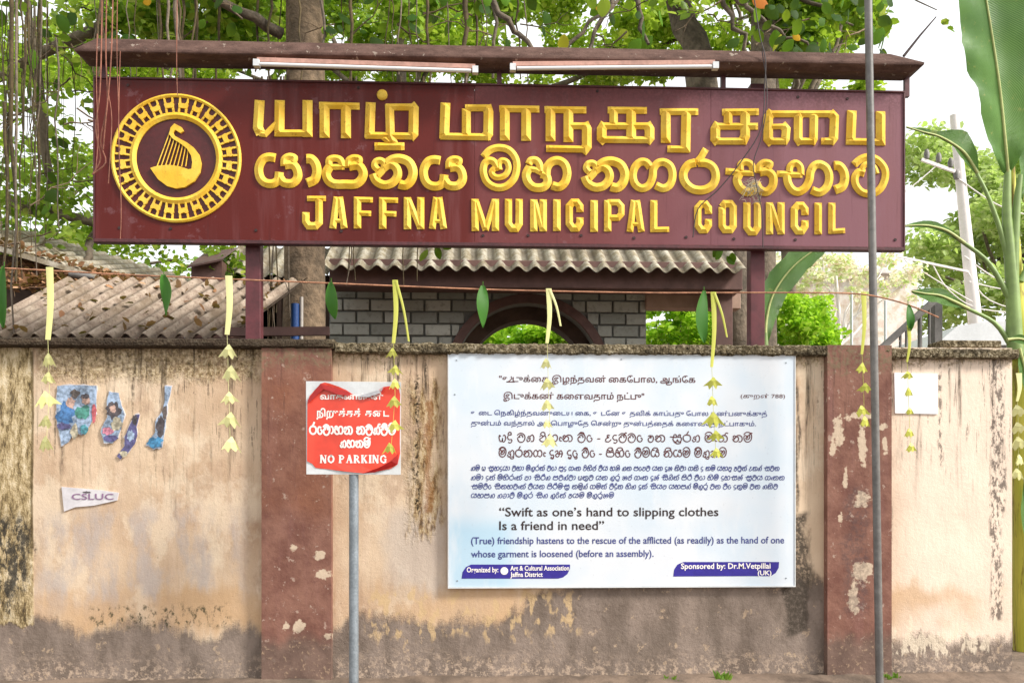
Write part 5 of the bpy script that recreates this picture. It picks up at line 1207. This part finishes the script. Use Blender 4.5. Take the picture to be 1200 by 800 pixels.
for px, lb in ((998, 'slim white post in the yard left of the tall grey pole'), (1037.5, 'slim white post in the yard right of the tall grey pole')):
    b = MB(); x = X(px, 7); b.tube([(x, 7, 0), (x, 7, Z(342 if px < 1000 else 352, px, 7))], .022, 8); tag(b.build('yard_post', M['white_metal'], None, (x, 7, 0)), lb, 'post')
hw_ = thing('white_roofed_hut', (X(1140, 6), 6, 0), 'low white pitched roof just showing over the right end of the wall', 'hut')
b = MB(); q_ = [P(1096,404,5.5), P(1122,382,5.5), P(1160,376,5.5), P(1192,376,5.5), P(1215,404,5.5)]; b.prism([(v.x, v.z) for v in q_], 5.5, 8.5); b.build('roof', M['white_metal'], hw_)
b = MB(); b.box(q_[0].x+.1, q_[-1].x-.1, 5.6, 8.4, 0, q_[0].z-.01); b.build('wall', M['concrete'], hw_)
st = thing('steel_rail', (X(1065, 1.2), 1.2, 0), 'sloping grey steel stair rail on thin uprights behind the coping', 'rail')
b = MB(); b.bar(P(1026, 414, 1.2), P(1096, 351, 1.2), .05, .075, (0,1,0)); b.build('handrail', M['steel'], st)
for px, py in ((1041,402),(1055,388),(1062,381),(1078,368),(1089,358)):
    b = MB(); x = X(px, 1.2); b.tube([(x, 1.2, 0), (x, 1.2, Z(py, px, 1.2))], .012 if px != 1078 else .02, 6); b.build('upright', M['steel'], st)
b = MB(); x = X(1098, 1.3); b.box(x-.04, x+.04, 1.27, 1.35, 0, Z(351, 1098, 1.3)); b.build('end_post', M['steel'], st, bevel=.006)
# utility pole with crossarm and cables
UY = 11; up_ = thing('utility_pole', (X(1146, UY), UY, 0), 'leaning whitish concrete utility pole with crossarm and cables', 'utility pole')
b = MB(); A = P(1143, 380, UY); B_ = P(1118, 135, UY); dd = (A-B_); F0 = A+dd*(A.z/ -dd.z if dd.z else 0); b.tube([F0, A, (A+B_)/2, B_], [.16,.135,.11,.085], 10); b.build('shaft', M['concrete'], up_)
b = MB(); b.bar(P(1080, 187, UY-.1), P(1124, 203, UY-.1), .05, .06); b.build('crossarm', M['concrete'], up_)
b = MB(); b.bar(P(1050, 300, UY-.1), P(1134, 318, UY-.1), .035, .04); b.build('brace', M['concrete'], up_)
for px, py in ((1086,186),(1100,190),(1114,196),(1121,210)):
    b = MB(); c = P(px, py, UY-.1); b.tube([c, c+Vector((0,0,.1)), c+Vector((0,0,.18))], [.05,.06,.03], 8); b.build('insulator', M['steel'], up_)
for pts in ([(1100,192),(1060,225),(1000,262)], [(1134,318),(1160,352),(1230,372)], [(1130,300),(1175,330),(1240,345)], [(1092,308),(1112,340),(1150,362),(1230,368)], [(1124,210),(1180,245),(1260,262)], [(1136,330),(1185,340),(1250,338)], [(1060,305),(1100,330),(1150,360)]):
    b = MB(); b.tube(smooth([P(a, c_, UY-.1) for a, c_ in pts], 5), .012, 5); b.build('cable', M['concrete'], up_)

# ------------------------------------------------------------------ banana plants
def banana_leaf(parent, rib, wl, wr, y0, y1, n=26, waves=.02, name='leaf', fold=.25, tears=()):
    """rib: photo points along the midrib, wl / wr: half widths in photo measure at each rib point"""
    m = len(rib); ys = [y0+(y1-y0)*i/(m-1) for i in range(m)]; R_ = [P(a, c_, ys[i]) for i, (a, c_) in enumerate(rib)]
    q_ = smooth(R_, 6); W = smooth([Vector((a, b_)) for a, b_ in zip(wl, wr)], 6); k = PXM((y0+y1)/2); vs_ = []; uv = []; N_v = 9
    for i, p in enumerate(q_):
        t_ = (q_[min(i+1, len(q_)-1)]-q_[max(i-1, 0)]).normalized(); sd_ = t_.cross(Vector((0, 1, 0))).normalized()
        if sd_.length < .1: sd_ = Vector((1, 0, 0))
        for j in range(N_v):
            s_ = (j-(N_v-1)/2)/((N_v-1)/2); w = (W[i].x if s_ < 0 else W[i].y)*k*abs(s_)*(1+(.10*mnoise.noise(Vector((i*1.9, s_, y0)))+.05*((i*7) % 5 == 0))*abs(s_)**3); sg = -1 if s_ < 0 else 1
            vs_.append(p + sd_*sg*w*-1*1 + Vector((0, -fold*w*1 + waves*math.sin(i*.9+j)*abs(s_)*1, 0)))
            uv.append((abs(s_), i/len(q_)*4))
    b = MB(); fs = [(i*N_v+j, i*N_v+j+1, (i+1)*N_v+j+1, (i+1)*N_v+j) for i in range(len(q_)-1) for j in range(N_v-1)]
    b.add(vs_, fs, True); o = b.build(name, M['banana'], parent, fix=False)
    me = o.data; ul = me.uv_layers.new(name='UVMap')
    for l in me.loops: ul.data[l.index].uv = uv[l.vertex_index]
    b = MB(); b.tube([p+Vector((0,-.006,0)) for p in q_], [max(.004, .016-.012*i/len(q_)) for i in range(len(q_))], 6); b.build('midrib', M['midrib'], o, fix=False)
    return o
GY = 1.15; ban = thing('banana_plant', (X(1203, GY), GY, 0), 'banana plant with big green leaves at the right end of the wall', 'banana plant')
b = MB(); b.tube(smooth([P(1206, 763, GY), P(1204, 690, GY), P(1203, 600, GY), P(1200, 500, GY), P(1196, 420, GY), P(1190, 330, GY), P(1187, 250, GY), P(1186, 195, GY)], 3),
     [.135,.13,.13,.128,.126,.122,.12,.118,.115,.11,.107,.105,.1,.095,.085,.07,.06,.05,.04,.034,.028,.024], 14)
b.build('stem', M['banana_stem'], ban, fix=False)
def stalk(pts, r0, r1, y=GY):
    b = MB(); q_ = smooth([P(a, c_, y-.1) for a, c_ in pts], 4); b.tube(q_, [r0+(r1-r0)*i/(len(q_)-1) for i in range(len(q_))], 8); b.build('leaf_stalk', M['banana_stalk'], ban, fix=False)
stalk([(1190,420),(1186,330),(1180,255),(1181,200)], .075, .028)
stalk([(1186,400),(1188,300),(1192,235),(1196,205)], .06, .02)
stalk([(1187,345),(1178,290),(1160,235),(1143,200)], .03, .014)
stalk([(1184,352),(1160,310),(1130,285),(1100,268)], .028, .012)
stalk([(1184,404),(1165,378),(1130,360),(1100,348)], .026, .010)
stalk([(1196,330),(1210,300),(1230,270)], .03, .012)
banana_leaf(ban, [(1181,205),(1178,170),(1172,110),(1165,60),(1157,10),(1147,-50),(1135,-120)], [3,22,32,44,40,38,10], [3,26,60,74,80,74,12], GY-.1, GY-.5)
banana_leaf(ban, [(1145,203),(1132,182),(1118,170),(1100,160),(1082,155),(1062,149)], [2,8,3,2,2,1], [2,14,18,6,4,1], GY-.1, GY-.3, waves=.006)
banana_leaf(ban, [(1130,285),(1110,271),(1090,265),(1075,264),(1060,265)], [1,4,3,3,1], [1,4,6,4,1], GY-.1, GY-.2, waves=.004)
banana_leaf(ban, [(1135,362),(1115,352),(1100,346),(1084,344),(1068,341)], [1,8,10,8,1], [1,6,8,6,1], GY-.1, GY-.25, waves=.01)
banana_leaf(ban, [(1200,236),(1204,205),(1212,170),(1225,140)], [2,12,16,6], [2,14,20,8], GY, GY+.3)
banana_leaf(ban, [(1180,398),(1196,397),(1215,404)], [1,5,2], [1,6,2], GY-.3, GY-.3, waves=.004)
banana_leaf(ban, [(1194,408),(1200,430),(1206,470)], [1,6,2], [1,8,2], GY-.3, GY-.3, waves=.004)
banana_leaf(ban, [(1201,560),(1203,600),(1206,650)], [1,8,2], [1,8,2], GY-.35, GY-.35, waves=.004)
b2 = thing('banana_plant', (X(900, 1.6), 1.6, 0), 'young banana plant with one broad blade bending behind the maroon post', 'banana plant')
b = MB(); q_ = smooth([Vector((X(898,1.6), 1.6, 0)), P(896, 470, 1.6), P(897, 390, 1.6)], 5); b.tube(q_, [.08-.06*i/(len(q_)-1) for i in range(len(q_))], 10); b.build('stem', M['banana_stalk'], b2, fix=False)
banana_leaf(b2, [(897,405),(898,375),(906,345),(925,317),(950,296),(985,276)], [2,14,17,16,14,2], [2,10,14,15,12,2], 1.6, 1.8, waves=.012)
garland(1194, 440, 470, [(1193,482),(1194,502),(1193,520),(1195,540),(1193,556)], 'pale palm leaf garland hanging against the banana stem beyond the wall', 'palm', None, .9, .75)

# ------------------------------------------------------------------ weeds at the foot of the wall
def weed(px, n, h, label, seed):
    r_ = random.Random(seed); p = P(px, 570, -.13); b = MB()
    for k in range(n):
        a = r_.uniform(0, 6.28); x = p.x+r_.uniform(-.05, .05); y = -.14+r_.uniform(-.04, .03); hh = h*r_.uniform(.5, 1); dx, dy = math.cos(a)*hh*.5, math.sin(a)*hh*.3-.01
        b.add([(x-.006, y, 0), (x+.006, y, 0), (x+dx*.5+.012, y+dy*.5, hh*.6), (x+dx, y+dy, hh), (x+dx*.5-.012, y+dy*.5, hh*.6)], [(0,1,2,3,4)])
    tag(b.build('weed', M['weed'], None, (p.x, -.13, 0), fix=False), label, 'weed')
weed(846, 22, .11, 'small green weed at the wall foot below the notice board right end', 1)
weed(784, 12, .07, 'tiny green weed at the wall foot below the notice board middle', 2)
weed(1045, 14, .08, 'small green weed at the foot of the wall right of the tall pole', 3)
b = MB()                                        # sloping cement skirt and dirt bank where wall meets the earth
nx = 240; vs_ = []
for i in range(nx+1):
    x = xs[0]+(X(1240)-xs[0])*i/nx
    for (y, z) in ((.3, .045), (-.09, .04), (-.16, .028), (-.30, .010), (-.55, -.02)):
        q = mnoise.noise(Vector((x*3, y*4, 1)))*.02+mnoise.noise(Vector((x*14, y*9, 4)))*.012; vs_.append((x, y, max(z+q, -.02)))
b.add(vs_, [(i*5+k_, (i+1)*5+k_, (i+1)*5+k_+1, i*5+k_+1) for i in range(nx) for k_ in range(4)], True)
tag(b.build('earth_bank', M['ground']), kind='structure')

for o in bpy.data.objects:
    if o.name.split('.')[0] in ('lettering', 'harp_strings'): o['kind'] = 'stuff'
